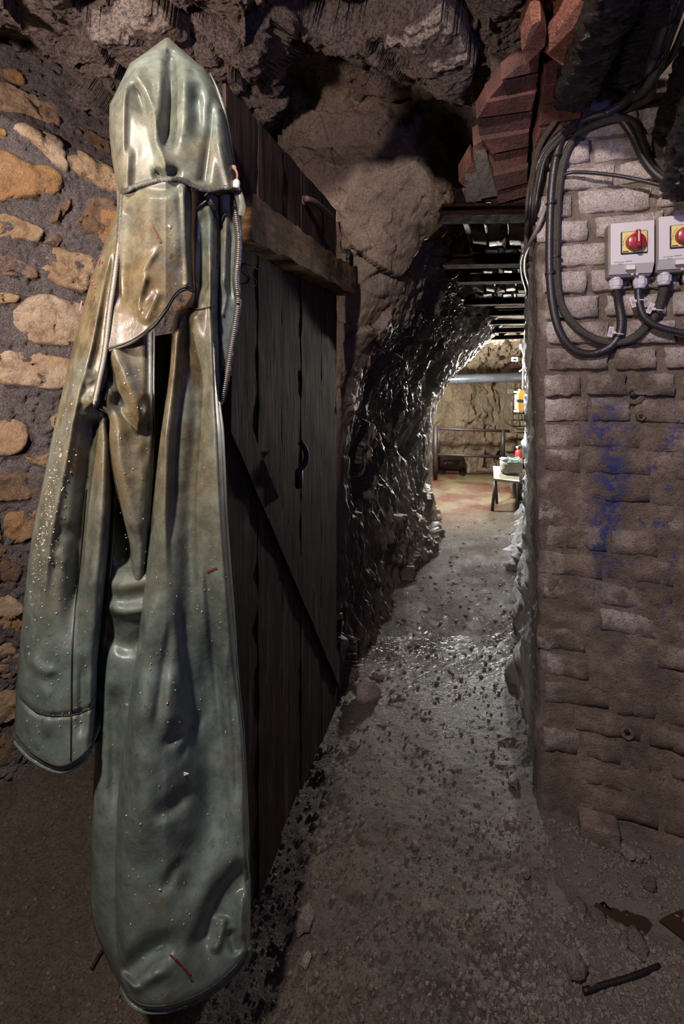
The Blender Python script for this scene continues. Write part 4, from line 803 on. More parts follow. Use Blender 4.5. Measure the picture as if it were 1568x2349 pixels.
allb = [(v, Y, u0, u1) for v, Y, u0, u1, _ in beams]; r = np.random.default_rng(5)
V = np.array([[P(u, v - 16 / Y ** .5, Y + .02) + [0, 0, .06] for u in np.linspace(u0_ + 25, 1240, 4)] for v, Y, u0_, _ in allb]); obj('bed', V, grid_faces(len(allb), 4), MAT['wetrock'], ROOF)
for k in range(len(allb) - 1):
    (va, Ya, l0, r0), (vb, Yb, l1, r1) = allb[k], allb[k+1]; za = P(0, va, Ya)[2] + .05; zb = P(0, vb, Yb)[2] + .05
    def q(u, t): Y = Ya + (Yb - Ya) * t; return np.array([(u - CU) / F * Y, Y, za + (zb - za) * t])
    um = 0.5 * (l0 + l1); ur = 0.5 * (r0 + r1) + 4; nrow = 4 if k < 3 else 3
    if k < 4:
        for j, uu in enumerate((ur - 108, ur - 62)):                  # two grey blocks lying lengthways
            wd = 30 if k < 2 else 20
            slab([q(uu, .06), q(uu + wd, .06), q(uu + wd + 6, .94), q(uu + 6, .94)], .05, MAT['ashlar'], 'block', ROOF, .003, 100 + 10 * k + j)
        for j in range(nrow):
            slab([q(ur - 32, (j + .05) / nrow), q(ur + 6, (j + .05) / nrow), q(ur + 6, (j + .93) / nrow), q(ur - 28, (j + .93) / nrow)], .04, MAT['redbrick' if k == 0 and j < 1 else 'timber'], 'brick', ROOF, .002, 200 + 10 * k + j)
            slab([q(ur - 77, (j + .12) / nrow), q(ur - 64, (j + .05) / nrow), q(ur - 62, (j + .85) / nrow), q(ur - 75, (j + .8) / nrow)], .05, MAT['stone0' if (j + k) % 3 == 0 else 'timber'], 'brick', ROOF, .006, 300 + 10 * k + j)
        for j in range(2):
            t0 = .1 + .45 * j; slab([q(ur - 140, t0), q(ur - 110, t0 + .05), q(ur - 108, t0 + .36), q(ur - 138, t0 + .3)], .05, MAT['timber'], 'brick', ROOF, .006, 400 + 10 * k + j)
    else:
        for j in range(3):
            slab([q(ur - 95, (j + .1) / 3), q(ur, (j + .1) / 3), q(ur, (j + .85) / 3), q(ur - 95, (j + .85) / 3)], .03, MAT['timber'], 'board', ROOF, .004, 500 + 10 * k + j)

# ------------------------------------------------------------------ corroded steel overhead on the right
m = NM('wet_corroded_steel'); n1 = m.noise(14, 7, 0.7); n2 = m.noise(60, 6, 0.7); n3 = m.noise(160, 4, 0.7)
c = m.ramp(n1, [(0.40, (0.004, 0.003, 0.003)), (0.60, (0.012, 0.006, 0.004)), (0.78, (0.09, 0.036, 0.012))])
MAT['corroded'] = m.done(c, m.ramp(n2, [(0.4, 0.06), (0.62, 0.26)]), m.bump(m.math('ADD', n2, m.math('MULTIPLY', n3, 0.6)), 1.0, 0.016), Specular_IOR_Level=0.30)
def rough_bar(path, wid, th, name, mat, seed=0, side=(1, 0, 0), **kw):
    c_ = arc_curve(np.array(path, float), 60); side = np.asarray(side, float); V = []; NS = 20
    t = np.gradient(c_, axis=0); t /= np.linalg.norm(t, axis=1)[:, None]
    for p_, tt in zip(c_, t):
        x = side - tt * (side @ tt); x /= np.linalg.norm(x); y = np.cross(tt, x)
        for j in range(NS):
            a = 2 * math.pi * (j + .5) / NS; cx, cy = math.cos(a), math.sin(a); k_ = 1 / max(abs(cx), abs(cy)); V.append(p_ + x * wid * .5 * cx * min(k_, 1.25) + y * th * .5 * cy * min(k_, 1.25))
    V = np.array(V); nn = V - np.repeat(c_, NS, 0); nn /= np.linalg.norm(nn, axis=1)[:, None]; V += nn * (0.010 * fbm(V * 25 + seed, 4, .6) + .006 * ridged(V * 40 + seed, 2))[:, None]
    f = [[k*NS + j, k*NS + (j+1) % NS, (k+1)*NS + (j+1) % NS, (k+1)*NS + j] for k in range(59) for j in range(NS)] + [list(range(NS))[::-1], [59*NS + j for j in range(NS)]]
    return obj(name, V, f, mat, **kw)
rough_bar([P(1312, 222, 1.20), P(1358, 110, 1.04), P(1410, -10, .90), P(1480, -150, .76)], .085, .07, 'corroded_girder', MAT['corroded'], 1, label='corroded brown girder overhead beside the red bricks', cat='beam', group='corroded girders overhead')
rough_bar([P(1440, 170, 1.14), P(1478, 70, 1.02), P(1520, -30, .90), P(1580, -160, .77)], .070, .06, 'corroded_girder', MAT['corroded'], 2, label='corroded blue-black girder behind the thick black cable', cat='beam', group='corroded girders overhead')
rough_bar([P(1520, 318, 1.18), P(1550, 220, 1.08), P(1590, 120, .98), P(1650, 0, .86)], .034, .05, 'corroded_girder', MAT['corroded'], 3, label='thin pitch-black wet flange hanging down the brick pier', cat='beam', group='corroded girders overhead')
rough_bar([P(1572, 450, 1.13), P(1590, 330, 1.07), P(1625, 200, .98), P(1690, 40, .86)], .085, .06, 'corroded_girder', MAT['corroded'], 4, label='broad dark girder at the right edge above the switches', cat='beam', group='corroded girders overhead')

# ------------------------------------------------------------------ cables on the pier
MAT['rubber'] = plain('black_rubber', (0.022, 0.020, 0.023), 0.38, 0, 0.35, 180, 0.3, Specular_IOR_Level=0.5)
MAT['rubber_old'] = rock_mat('dusty_black_rubber', (0.018, 0.015, 0.013), (0.035, 0.030, 0.026), (0.075, 0.062, 0.048), (0.35, 0.7), 0.4, 4.0)
MAT['hairy'] = rock_mat('mouldy_brown_cable', (0.035, 0.024, 0.014), (0.10, 0.07, 0.038), (0.18, 0.125, 0.065), (0.6, 0.9), 0.9, 4.0)
MAT['greycable'] = plain('grey_cable', (0.20, 0.175, 0.17), 0.45, 0, 0.3, 200, 0.4)
MAT['tie'] = plain('black_nylon_tie', (0.012, 0.012, 0.013), 0.3)
MAT['tieclear'] = plain('clear_nylon_tie', (0.50, 0.45, 0.44), 0.3)
CB = {}
def cable(path, r, mat, label, name='cable', off=0.022, group='cables on the brick pier', m_=70, **kw):
    pts = [on_face(p[0], p[1], p[2] if len(p) > 2 else off) if (len(p) < 4) else P(p[0], p[1], p[3]) for p in path]
    mb = MB(); mb.tube(pts, r, 12, m_); o = mb.build(name, mat, smooth_=True, label=label, cat='cable', group=group); CB[label] = (o, arc_curve(np.array(pts), 200)); return o
def ring_on(pc, t, r, w_=.006):
    i = int(t * 199); p_ = pc[i]; tt = pc[min(i + 2, 199)] - pc[max(i - 2, 0)]; tt /= np.linalg.norm(tt); mb = MB(); mb.lathe(p_ - tt * w_ / 2, tt, [(r * .8, 0), (r, .0005), (r, w_ - .0005), (r * .8, w_)], 14); return mb, p_, tt
C1 = cable([(1413, 660, .030), (1419, 700), (1424, 735), (1419, 768), (1395, 798), (1352, 812), (1312, 800), (1284, 762), (1268, 705), (1260, 620), (1261, 500), (1268, 400), (1283, 330), (1306, 295), (1340, 276), (1385, 262, .030), (1418, 268, .026), (1448, 305), (1475, 362), (1508, 402), (1570, 440), (1640, 470)], .0112, MAT['rubber'],
           'thick black cable looping from the left gland of the nearer switch box', off=.020, m_=150)
C2 = cable([(1523, 652, .030), (1514, 692), (1492, 735), (1452, 775), (1400, 786), (1345, 768), (1305, 732), (1284, 690), (1275, 620), (1276, 500), (1283, 410), (1298, 350), (1322, 312), (1352, 292), (1395, 276, .024), (1425, 272, .028), (1452, 290), (1470, 335), (1495, 385), (1570, 432), (1640, 455)], .0112, MAT['rubber_old'],
           'thick scuffed black cable looping from the further switch box', off=.019, m_=150)
C3 = cable([(1463, 660, .030), (1465, 695, .034), (1478, 728, .036), (1508, 749, .036), (1568, 764, .034), (1640, 775, .03)], .0092, MAT['rubber'], 'glossy black cable curving right from the inner gland of the nearer switch box')
C4 = cable([(1600, 660, .03), (1605, 720, .03), (1640, 760, .03)], .0092, MAT['rubber'], 'short black cable below the inner gland of the further switch box')
C5 = cable([(1286, 406, .016), (1306, 396, .030), (1350, 396, .036), (1420, 404, .042), (1500, 421, .05), (1570, 440, .055), (1640, 455, .055)], .0052, MAT['rubber'], 'thin black cable stretched across the upper bricks')
C6 = cable([(1386, 262, .034), (1430, 236, .04), (1468, 196, .06), (1493, 150, 0, 1.06), (1514, 92, 0, 1.0), (1540, 10, 0, .92), (1575, -110, 0, .82)], .0135, MAT['rubber'], 'thick smooth black cable rising to the top right corner')
C7 = cable([(1345, 276, .02), (1400, 252, .022), (1448, 228, .03), (1478, 205, 0, 1.12), (1512, 150, 0, 1.06), (1532, 90, 0, 1.0), (1560, 10, 0, .93), (1600, -110, 0, .83)], .0105, MAT['rubber_old'], 'dusty black cable just behind the thick smooth one')
C8 = cable([(1350, 286, .014), (1405, 268, .014), (1450, 245, .02), (1490, 222, 0, 1.15), (1500, 180, 0, 1.10), (1545, 120, 0, 1.04), (1580, 40, 0, .96)], .0090, MAT['rubber_old'], 'grey-black cable hanging lowest of the rising bundle')
C9 = cable([(1480, 183, .03), (1430, 186, .03), (1380, 194, .035), (1335, 208, .04), (1300, 238, .04), (1268, 285, .04), (1242, 325, .04), (1226, 372, .035), (1216, 440, .03), (1209, 520, 0, 1.40), (1205, 600, 0, 1.7)], .0078, MAT['hairy'], 'mouldy brown cable arching along the foot of the red bricks', m_=90)
C10 = cable([(1450, 232, .012), (1420, 212, .012), (1385, 203, .012), (1345, 210, .012), (1310, 230, .014)], .0062, MAT['hairy'], 'short mouldy brown cable above the topmost bricks')
C11 = cable([(1345, 266, .014), (1318, 270, .016), (1295, 283, .018), (1262, 312, .022), (1238, 350, .024), (1226, 395, .024)], .0080, MAT['hairy'], 'pale tan sheathed cable under the cable ties')
for k, (du, lab, mm) in enumerate(((0, 'slim black cable, leftmost of the hanging bundle', 'rubber_old'), (8, 'slim black cable, second in the hanging bundle', 'rubber'), (15, 'slim black cable, third in the hanging bundle', 'rubber_old'), (22, 'slim black cable, rightmost of the hanging bundle', 'rubber'))):
    cable([(1340, 284 + 2 * k, .018), (1300, 296 + 4 * k, .024), (1262 + du * .5, 326 + 3 * k, .03), (1232 + du * .8, 365, .03), (1214 + du, 420, .03), (1207 + du * .9, 480, .028), (1206 + du * .7, 540, 0, 1.46), (1203 + du * .3, 600, 0, 1.7)], .0045 + .0006 * (k % 2), MAT[mm], lab, m_=90)
C12 = cable([(1259, 440, .010), (1250, 475, .014), (1234, 520, .018), (1214, 560, 0, 1.40), (1203, 592, 0, 1.55), (1204, 625, 0, 1.75), (1213, 660, 0, 1.98), (1213, 705, 0, 2.3), (1207, 760, 0, 2.8), (1208, 830, 0, 3.4)], .0062, MAT['greycable'], 'pale grey cable bending away down the tunnel wall', m_=110)
C13 = cable([(1201, 575, 0, 1.62), (1194, 600, 0, 1.75), (1197, 635, 0, 1.95), (1206, 668, 0, 2.2), (1209, 715, 0, 2.6), (1203, 770, 0, 3.2), (1205, 850, 0, 4.0)], .0062, MAT['greycable'], 'second grey cable running down the tunnel wall', m_=90)
def tie(c_, t, r, mat='tie', block=True, name='cable_tie'):
    o, pc = c_ if isinstance(c_, tuple) else next(v for v in CB.values() if v[0] == c_); mb, p_, tt = ring_on(pc, t, r)
    if block: mb.box(p_ + np.array([.004, -r, .004]), (.008, .008, .010), bev=.0015)
    return mb.build(name, MAT[mat], o, smooth_=False)
for t in (.50, .595, .665): tie(C1, t, .0145)
tie(C2, .40, .0140); tie(C2, .645, .0140); tie(C6, .58, .0165); tie(C1, .36, .0140)
MAT['ink'] = plain('black_ink', (0.02, 0.02, 0.03), 0.6)
MAT['tagw'] = plain('white_cable_tag', (0.50, 0.44, 0.46), 0.5, 0, 0, 200, 0.15)
def text(txt, size, M4, mat, parent, name='lettering', squash=1.0, ext=0.0002):
    cu = bpy.data.curves.new(name, 'FONT'); cu.body = txt; cu.size = size; cu.extrude = ext; cu.align_x = 'CENTER'; cu.align_y = 'CENTER'; cu.resolution_u = 2
    t_ = bpy.data.objects.new(name, cu); col.objects.link(t_); dg = bpy.context.evaluated_depsgraph_get(); dg.update(); me = bpy.data.meshes.new_from_object(t_.evaluated_get(dg)); bpy.data.objects.remove(t_)
    me.materials.clear(); me.materials.append(mat); o = bpy.data.objects.new(name, me); col.objects.link(o); o.parent = parent
    o.matrix_local = Matrix.Translation(-Vector(ORG[parent.name])) @ M4 @ Matrix.Diagonal((squash, 1, 1, 1)); return o
def frame4(o, x, z, y_out):
    """matrix whose local X, Y lie along x, z and whose local Z points out of the face"""
    return Matrix(((x[0], z[0], y_out[0], o[0]), (x[1], z[1], y_out[1], o[1]), (x[2], z[2], y_out[2], o[2]), (0, 0, 0, 1)))
for c_, txt, (tu, tv), (ku, kv), ang, lab in ((C1, 'CBA.2', (1400, 761), (1414, 765), 78, 'lower left'), (C3, 'CBA.1', (1451, 693), (1466, 688), 105, 'middle'), (C2, 'CBA.1', (1491, 707), (1505, 711), 66, 'right')):
    s = face_s(tu); _, nn = pier(np.array([s])); nn = np.array([nn[0, 0], nn[0, 1], 0]); tx = np.array([-nn[1], nn[0], 0.]); tx *= np.sign(tx[0]); zz_ = np.array([0, 0, 1.])
    a = math.radians(ang); dx = tx * math.cos(a) + zz_ * math.sin(a); dz = -tx * math.sin(a) + zz_ * math.cos(a); c0 = on_face(tu, tv, .036)
    R = np.stack([dx, -nn, dz], 1); mb = MB(); mb.box(c0, (.029, .0016, .0125), R, .0005); tg = mb.build('cable_tag', MAT['tagw'], c_)
    text(txt, .0078, frame4(c0 + nn * .0010, dx, dz, nn), MAT['ink'], tg, 'lettering', 1.0)
    k0 = on_face(ku, kv, .036); mb = MB(); mb.box((k0 + c0) / 2 + nn * .001, (.011, .006, .008), np.stack([tx, -nn, zz_], 1), .0015); mb.tube([k0 + tx * x - zz_ * .2 * x + nn * y for x, y in ((-.006, .0), (0, .006), (.012, .007), (.017, 0))], .0018, 6, 12); mb.build('tag_tie', MAT['tieclear'], c_, smooth_=False)

# ------------------------------------------------------------------ switch boxes
MAT['boxlid'] = plain('light_grey_plastic', (0.52, 0.49, 0.49), 0.35, 0, 0, 60, 0.08)
MAT['boxbase'] = plain('mid_grey_plastic', (0.17, 0.155, 0.16), 0.45, 0, 0, 60, 0.1)
MAT['yellow'] = plain('yellow_plate', (0.62, 0.50, 0.16), 0.4, 0, 0, 60, 0.08)
MAT['black'] = plain('black_plastic', (0.018, 0.016, 0.018), 0.4)
MAT['knob'] = plain('red_knob', (0.30, 0.014, 0.022), 0.28, 0, 0, 60, 0.15)
MAT['green'] = plain('green_print', (0.06, 0.26, 0.14), 0.5)
MAT['gland'] = plain('pale_grey_nylon', (0.46, 0.43, 0.47), 0.35, 0, 0, 60, 0.1)
def switch_box(u, v, label):
    s = face_s(u); pp, nn = pier(np.array([s])); n = np.array([nn[0, 0] + .05, nn[0, 1], 0]); n /= np.linalg.norm(n); x = np.array([-n[1], n[0], 0.]); x *= np.sign(x[0]); z = np.array([0, 0, 1.])
    W_, Hh, D = .1030, .148, .062; o0 = on_face(u, v, .055); R = np.stack([x, -n, z], 1); B = thing('switch_box', o0 - n * .06 - z * Hh / 2, label, 'switch', 'red and yellow rotary switch boxes on the pier')
    G_ = lambda a, d, h: o0 + x * a + n * d + z * h
    mb = MB(); mb.box(G_(0, -.034, 0), (W_, .050, Hh), R, .004); mb.build('base', MAT['boxbase'], B)
    w2, h2 = W_ / 2 - .001, Hh / 2 - .003; prof = [(-.010, h2), (.011, h2 - .003), (.013, h2 - .006), (.013, -h2 + .028), (-.004, -h2 + .004), (-.010, -h2 + .004)]
    mb = MB(); mb.prism([G_(-w2, d, h) for d, h in prof], x * 2 * w2); lid = mb.build('lid', MAT['boxlid'], B)
    mb = MB(); mb.box(G_(-.003, .006, -h2 + .018), (.022, .014, .012), R, .001); mb.build('latch', MAT['white'], lid)
    for a, h in ((.003, -h2 + .001), (.014, -h2 + .001), (-w2 + .006, -h2 + .024)): mb = MB(); mb.lathe(G_(a, -.001, h), n, [(.003, 0), (.003, .004), (.001, .0045)], 10); mb.build('screw', MAT['gland'], lid)
    pc = .012
    mb = MB(); mb.box(G_(.004, .0145, pc), (.0620, .004, .0600), R, .0015); mb.build('plate_frame', MAT['black'], B)
    mb = MB(); mb.box(G_(.0045, .0160, pc + .001), (.0575, .004, .0550), R, .001); pln = mb.build('plate', MAT['yellow'], B)
    mb = MB(); mb.lathe(G_(.006, .017, pc - .001), n, [(.0235, 0), (.0235, .004), (.0222, .012), (.0205, .0175), (.018, .019), (.004, .0195)], 36); kn = mb.build('knob', MAT['knob'], B, smooth_=True, flat_angle=35)
    mb = MB(); mb.box(G_(.006, .036, pc + .002), (.0115, .024, .0475), R, .0025); hd = mb.build('knob_grip', MAT['knob'], kn)
    mb = MB(); mb.box(G_(.006, .0485, pc + .008), (.0028, .0010, .0270), R, .0003); mb.build('pointer', MAT['white'], kn)
    mb = MB(); mb.box(G_(.006, .040, pc + .0265), (.0085, .012, .006), R, .001); mb.build('padlock_tab', MAT['tieclear'], kn)
    mb = MB(); mb.box(G_(.006, .0482, pc - .0175), (.007, .002, .005), R, .0005); mb.build('padlock_hole', MAT['black'], kn)
    mb = MB(); mb.tube([G_(.006 + .0275 * math.cos(a), .0183, pc + .0255 * math.sin(a)) for a in np.linspace(math.radians(128), math.radians(180), 16)], .0004, 5)
    tip = G_(.006 - .0275, .0183, pc - .001); mb.prism([tip + x * .0013 + z * .003, tip - x * .0013 + z * .003, tip], n * .0003); mb.build('arrow', MAT['ink'], pln, smooth_=False)
    text('O', .0055, frame4(G_(-.0222, .0182, pc - .0055), x, z, n), MAT['ink'], pln)
    mb = MB(); mb.box(G_(-.0165, .0180, pc - .0235), (.0140, .0006, .0030), R, .0002); mb.build('logo_bar', MAT['ink'], pln)
    text('Schneider', .0034, frame4(G_(.0235, .0182, pc - .0212), x, z, n), MAT['ink'], pln); text('Electric', .0020, frame4(G_(.0235, .0182, pc - .0240), x, z, n), MAT['ink'], pln)
    text('Schneider', .0062, frame4(G_(-.030, .0135, -.0375), x, z, n), MAT['tagw'] if False else MAT['green'], lid, squash=.95); mb = MB(); mb.box(G_(-.0085, .0133, -.0365), (.0155, .0006, .0020), R); mb.build('logo_bar', MAT['green'], lid); text('Electric', .0034, frame4(G_(-.027, .0135, -.0425), x, z, n), MAT['green'], lid)
    for a in (-.0305, .0275):
        g0 = G_(a, -.024, -Hh / 2 + .002); mb = MB(); mb.lathe(g0, (0, 0, -1), [(.0135, 0), (.0135, .006)], 24); mb.lathe(g0 - z * .007, (0, 0, -1), [(.0165, 0), (.0172, .001), (.0172, .016), (.0165, .0175)], 8); mb.lathe(g0 - z * .0245, (0, 0, -1), [(.0150, 0), (.0150, .004), (.0130, .008), (.0095, .0095)], 24)
        mb.build('gland', MAT['gland'], B, smooth_=False, label='pale grey cable gland')
    return B
switch_box(1446, 570, 'light grey switch box with a red rotary knob, the whole one left of its twin')
switch_box(1560, 556, 'light grey switch box with a red rotary knob, cut by the right picture edge')
MAT['plug'] = MAT['white']
for k, (u, v) in enumerate(((1493, 569), (1497, 628))):
    s = face_s(u); pp, nn = pier(np.array([s])); n = np.array([nn[0, 0], nn[0, 1], 0]); mb = MB(); mb.lathe(on_face(u, v, .006), n, [(.0048, 0), (.0050, .010), (.0040, .011), (.0024, .011), (.0022, .004)], 14)
    mb.build('wall_plug', MAT['white'], smooth_=True, label=('small white wall plug beside the red knob plate', 'small white wall plug beside the cable glands')[k], cat='wall plug', group='wall plugs between the switch boxes')
for u, v, r_, lab in ((1437, 1678, .013, 1), (1452, 905, .020, 0), (1468, 955, .008, 0)):          # old fixing holes in the brickwork
    sx = face_s(u); pp, nn = pier(np.array([sx])); n = np.array([nn[0, 0], nn[0, 1], 0]); mb = MB(); mb.lathe(on_face(u, v, -.004), n, [(r_ * 1.5, 0), (r_ * 1.35, .010), (r_, .013), (r_ * .72, .010), (r_ * .55, .002)], 14)
    V = np.array(mb.v); mb.v = [tuple(q) for q in V + .003 * np.stack([noise(V * 60), noise(V * 60 + 5), noise(V * 60 + 9)], 1)]; mb.build('fixing_hole', MAT['pierbed'], PIER, smooth_=True)
    MB().lathe(on_face(u, v, .006), n, [(r_ * .5, 0), (r_ * .5, .002), (r_ * .3, .004)], 12).build('fixing_stub', MAT['iron'], PIER, smooth_=True)
# ------------------------------------------------------------------ far chamber
MAT['pipe'] = plain('black_pipe', (0.05, 0.052, 0.058), 0.22, 0.3, 0.5, 60, 0.5)
a, b = P(1020, 870, 5.15), P(1230, 864, 4.85); mb = MB(); mb.tube([a, b], .049, 24); mb.tube([a + (b - a) * .12, a + (b - a) * .15], .057, 24); mb.tube([a + (b - a) * .86, a + (b - a) * .885], .056, 24)
mb.build('pipe', MAT['pipe'], smooth_=True, flat_angle=40, label='thick black pipe crossing the far chamber', cat='pipe')
MAT['frame'] = plain('dark_rusty_tube', (0.045, 0.030, 0.027), 0.5, 0.4, 0.5, 120, 0.5)
RY = 5.35; g0 = PF(1004, 1104); RL = thing('railing', (P(1000, 1000, RY)[0], RY, 0), 'dark rusty tube railing in front of the ochre rock', 'railing')
for (u0, v0, u1, v1, r_, nm) in ((1000, 983, 1168, 989, .017, 'top_rail'), (1003, 1042, 1162, 1049, .017, 'bottom_rail'), (1153, 986, 1153, 1052, .024, 'end_post'), (1006, 984, 1005, 1043, .011, 'baluster')):
    MB().tube([P(u0, v0, RY), P(u1, v1, RY)], r_, 10).build(nm, MAT['frame'], RL, smooth_=True)
pz = P(998, 1000, RY); MB().tube([(pz[0], RY, 0.0), (pz[0], RY, P(0, 975, RY)[2])], .024, 10).build('post', MAT['frame'], RL, smooth_=True)
pz = P(1160, 1000, RY); MB().tube([(pz[0], RY, 0.0), (pz[0], RY, P(0, 1050, RY)[2])], .018, 10).build('post', MAT['frame'], RL, smooth_=True)
# brickwork at the right of the back wall
BW = thing('wall_back_brick', P(1180, 1040, 5.6), 'ochre brick patch at the right of the back wall', None, kind='structure'); r = np.random.default_rng(9)
MAT['ochrebrick'] = rock_mat('ochre_brick', (0.13, 0.085, 0.04), (0.27, 0.185, 0.095), (0.38, 0.27, 0.15), (0.5, 0.9), 0.9, 2.0)
x0, x1 = P(1152, 0, 5.55)[0], P(1225, 0, 5.55)[0]; obj('bed', np.array([[(x, 5.62, z) for x in (x0, x1)] for z in (0.1, 1.45)]), [[0, 1, 3, 2]], MAT['backrock'], BW)
for k in range(16):
    xx = x0 + (.05 if k % 2 else 0) + .14 * abs(math.sin(k * 1.7)); zc = .16 + k * .078
    while xx < x1:
        L = r.uniform(.10, .16); mb = MB(); mb.box((xx + L / 2, 5.60, zc), (L - .012, .07 + r.uniform(0, .03), .064), bev=.008); mb.build('brick', MAT['redbrick2' if k > 13 else 'ochrebrick'], BW); xx += L
# stool with bag and extinguisher
MAT['seatm'] = plain('worn_pale_board', (0.20, 0.165, 0.12), 0.55, 0, 0.5, 80, 0.6); MAT['canvas'] = rock_mat('grey_canvas', (0.10, 0.095, 0.075), (0.22, 0.21, 0.17), (0.36, 0.34, 0.28), (0.6, 0.9), 0.5, 2.0)
FZ = lambda u, v: PF(u, v, 0.0)
fl, fr = FZ(1128, 1173), FZ(1186, 1182); bl, br = FZ(1139, 1155), FZ(1192, 1160); ST = thing('stool', (fl + br) / 2, 'low steel-legged stool with a worn pale seat in the far chamber', 'stool')
sh = .285; tl, tr, tb, tbr = fl + [.03, .0, sh], fr + [.0, .0, sh + .0], bl + [.02, .12, sh + .03], br + [.02, .10, sh + .03]
for a_, b_ in ((fl, tl), (fr, tr), (bl, tb), (br, tbr)): MB().tube([a_ + [0, 0, -.01], b_], .0145, 8).build('leg', MAT['frame'], ST, smooth_=True)
mb = MB(); mb.prism([tl + [-.02, -.02, 0], tr + [.01, -.02, 0], tbr + [.02, .02, 0], tb + [-.01, .02, 0]], (0, 0, .018)); mb.build('seat', MAT['seatm'], ST)
mb = MB(); mb.tube([tr + [.03, .05, -.02], tr + [.06, .06, -.16], tr + [.10, .08, -.17], tr + [.14, .14, -.06]], .006, 6, 14); mb.build('brace', MAT['frame'], ST, smooth_=True)
c0 = (tl + tr + tb + tbr) / 4 + [.03, -.01, .019]; BG = thing('canvas_bag', c0, 'crumpled grey canvas bag slumped on the stool', 'bag')
def blob(c, dims, taper, seed, n=28, m_=18, rough=.012):
    V = []; c = np.asarray(c)
    for i in range(m_):
        ph = math.pi * i / (m_ - 1); z = -math.cos(ph); rr = abs(math.sin(ph)) ** .45
        for j in range(n):
            a_ = 2 * math.pi * j / n; ca, sa = math.cos(a_), math.sin(a_); q_ = 1 / (abs(ca) ** 4 + abs(sa) ** 4) ** .25; k_ = 1 - taper * (z + 1) / 2; V.append([ca * q_ * rr * k_ * dims[0] / 2, sa * q_ * rr * k_ * dims[1] / 2, (z + 1) / 2 * dims[2]])
    V = np.array(V); V += (rough * fbm(V * 18 + seed, 3))[:, None] * (V / (np.linalg.norm(V, axis=1)[:, None] + 1e-6)) ; V[:, 2] = np.maximum(V[:, 2], 0); return V + c
V = blob(c0, (.19, .16, .135), .12, 3, rough=.02); n_, m__ = 28, 18; a_ = np.arange(n_ * m__).reshape(m__, n_); ff = [[a_[i, j], a_[i, (j+1) % n_], a_[i+1, (j+1) % n_], a_[i+1, j]] for i in range(m__-1) for j in range(n_)]
obj('body', V, ff, MAT['canvas'], BG); V2 = blob(c0 + [-.05, 0, .122], (.085, .10, .035), .2, 6, rough=.02); obj('rolled_top', V2, ff, MAT['white'], BG)
Vf = np.array([[c0 + [x, -.083 - .012 * math.sin(x * 30), .115 - t * .085 - .15 * max(0, x) * t] for t in np.linspace(0, 1, 6)] for x in np.linspace(-.05, .085, 12)]); obj('flap', Vf, grid_faces(12, 6), MAT['canvas'], BG)
MAT['greenstrap'] = plain('green_webbing', (0.02, 0.30, 0.20), 0.5)
mb = MB(); e0 = c0 + [.03, -.01, .138]; mb.tube([e0 + [.05 * math.cos(t), .05 * math.sin(t), .010 * math.cos(t * 2)] for t in np.linspace(0, 2 * math.pi, 24)], .007, 6); mb.build('strap_loop', MAT['greenstrap'], smooth_=True, label='green webbing loop lying on the canvas bag', cat='strap')
ep = P(1189, 1074, 4.55); EX = thing('fire_extinguisher', ep, 'small red fire extinguisher behind the stool', 'fire extinguisher'); MAT['exred'] = plain('extinguisher_red', (0.36, 0.035, 0.028), 0.3, 0, 0, 60, 0.2)
MB().lathe(ep, (0, 0, 1), [(.030, 0), (.034, .006), (.035, .015), (.035, .150), (.031, .170), (.018, .185), (.012, .190), (.012, .200)], 24).build('cylinder', MAT['exred'], EX, smooth_=True)
mb = MB(); mb.lathe(ep + [0, 0, .198], (0, 0, 1), [(.016, 0), (.018, .012), (.014, .026)], 16); mb.tube([ep + [-.01, -.01, .218], ep + [.03, -.01, .228], ep + [.045, -.01, .215]], .007, 8, 8); mb.tube([ep + [0, 0, .212], ep + [.03, 0, .206], ep + [.04, 0, .19]], .006, 8, 8); mb.build('valve', MAT['black'], EX, smooth_=True)
MB().lathe(ep + [-.018, -.012, .212], (-.7, -.7, 0), [(.012, 0), (.012, .008), (.010, .009)], 16).build('gauge', MAT['white'], EX, smooth_=True)
MB().lathe(ep + [0, 0, .055], (0, 0, 1), [(.0345, 0), (.0356, .001), (.0356, .050), (.0345, .051)], 24).build('label', MAT['tagw'], EX, smooth_=True)
PD = thing('stone_plinth', (ep[0], ep[1], 0), 'rough ochre stone block under the red extinguisher', 'block'); V = blob((ep[0], ep[1], 0), (.15, .14, ep[2] + .004), .05, 12, rough=.014); V[:, 2] = np.clip(V[:, 2], 0, ep[2]); obj('block', V, ff, MAT['backrock'], PD)
# lamp, wiring, junction box
MAT['lampyellow'] = plain('yellow_lamp_body', (0.62, 0.34, 0.03), 0.3, 0, 0, 60, 0.15)
LP = thing('hand_lamp', P(1207, 944, 4.45), 'yellow lamp with a black strap on the tunnel wall', 'lamp')
yb = 4.45; mb = MB(); prof = [(1192, 893), (1203, 896), (1204, 940), (1198, 945), (1189, 942), (1188, 925), (1189, 905)]; mb.prism([P(u, v, yb) for u, v in prof], (.02, .09, 0)); mb.build('body', MAT['lampyellow'], LP)
mb = MB(); mb.prism([P(u, v, yb - .004) for u, v in ((1187, 916), (1204, 917), (1204, 924), (1187, 923))], (.02, .10, 0)); mb.build('strap', MAT['black'], LP)
MAT['glow'] = (lambda m_: m_.done((0.9, 0.9, 0.85), 0.4, None, None, Emission_Color=(1.0, 0.95, 0.85), Emission_Strength=14.0))(NM('lit_tube'))
FT = thing('wall_light', P(1190, 945, 4.92), 'lit white tube lamp glowing beside the yellow lamp', 'lamp'); MB().tube([P(1184, 905, 4.90), P(1184, 938, 4.90)], .017, 12).build('tube', MAT['glow'], FT, smooth_=True)
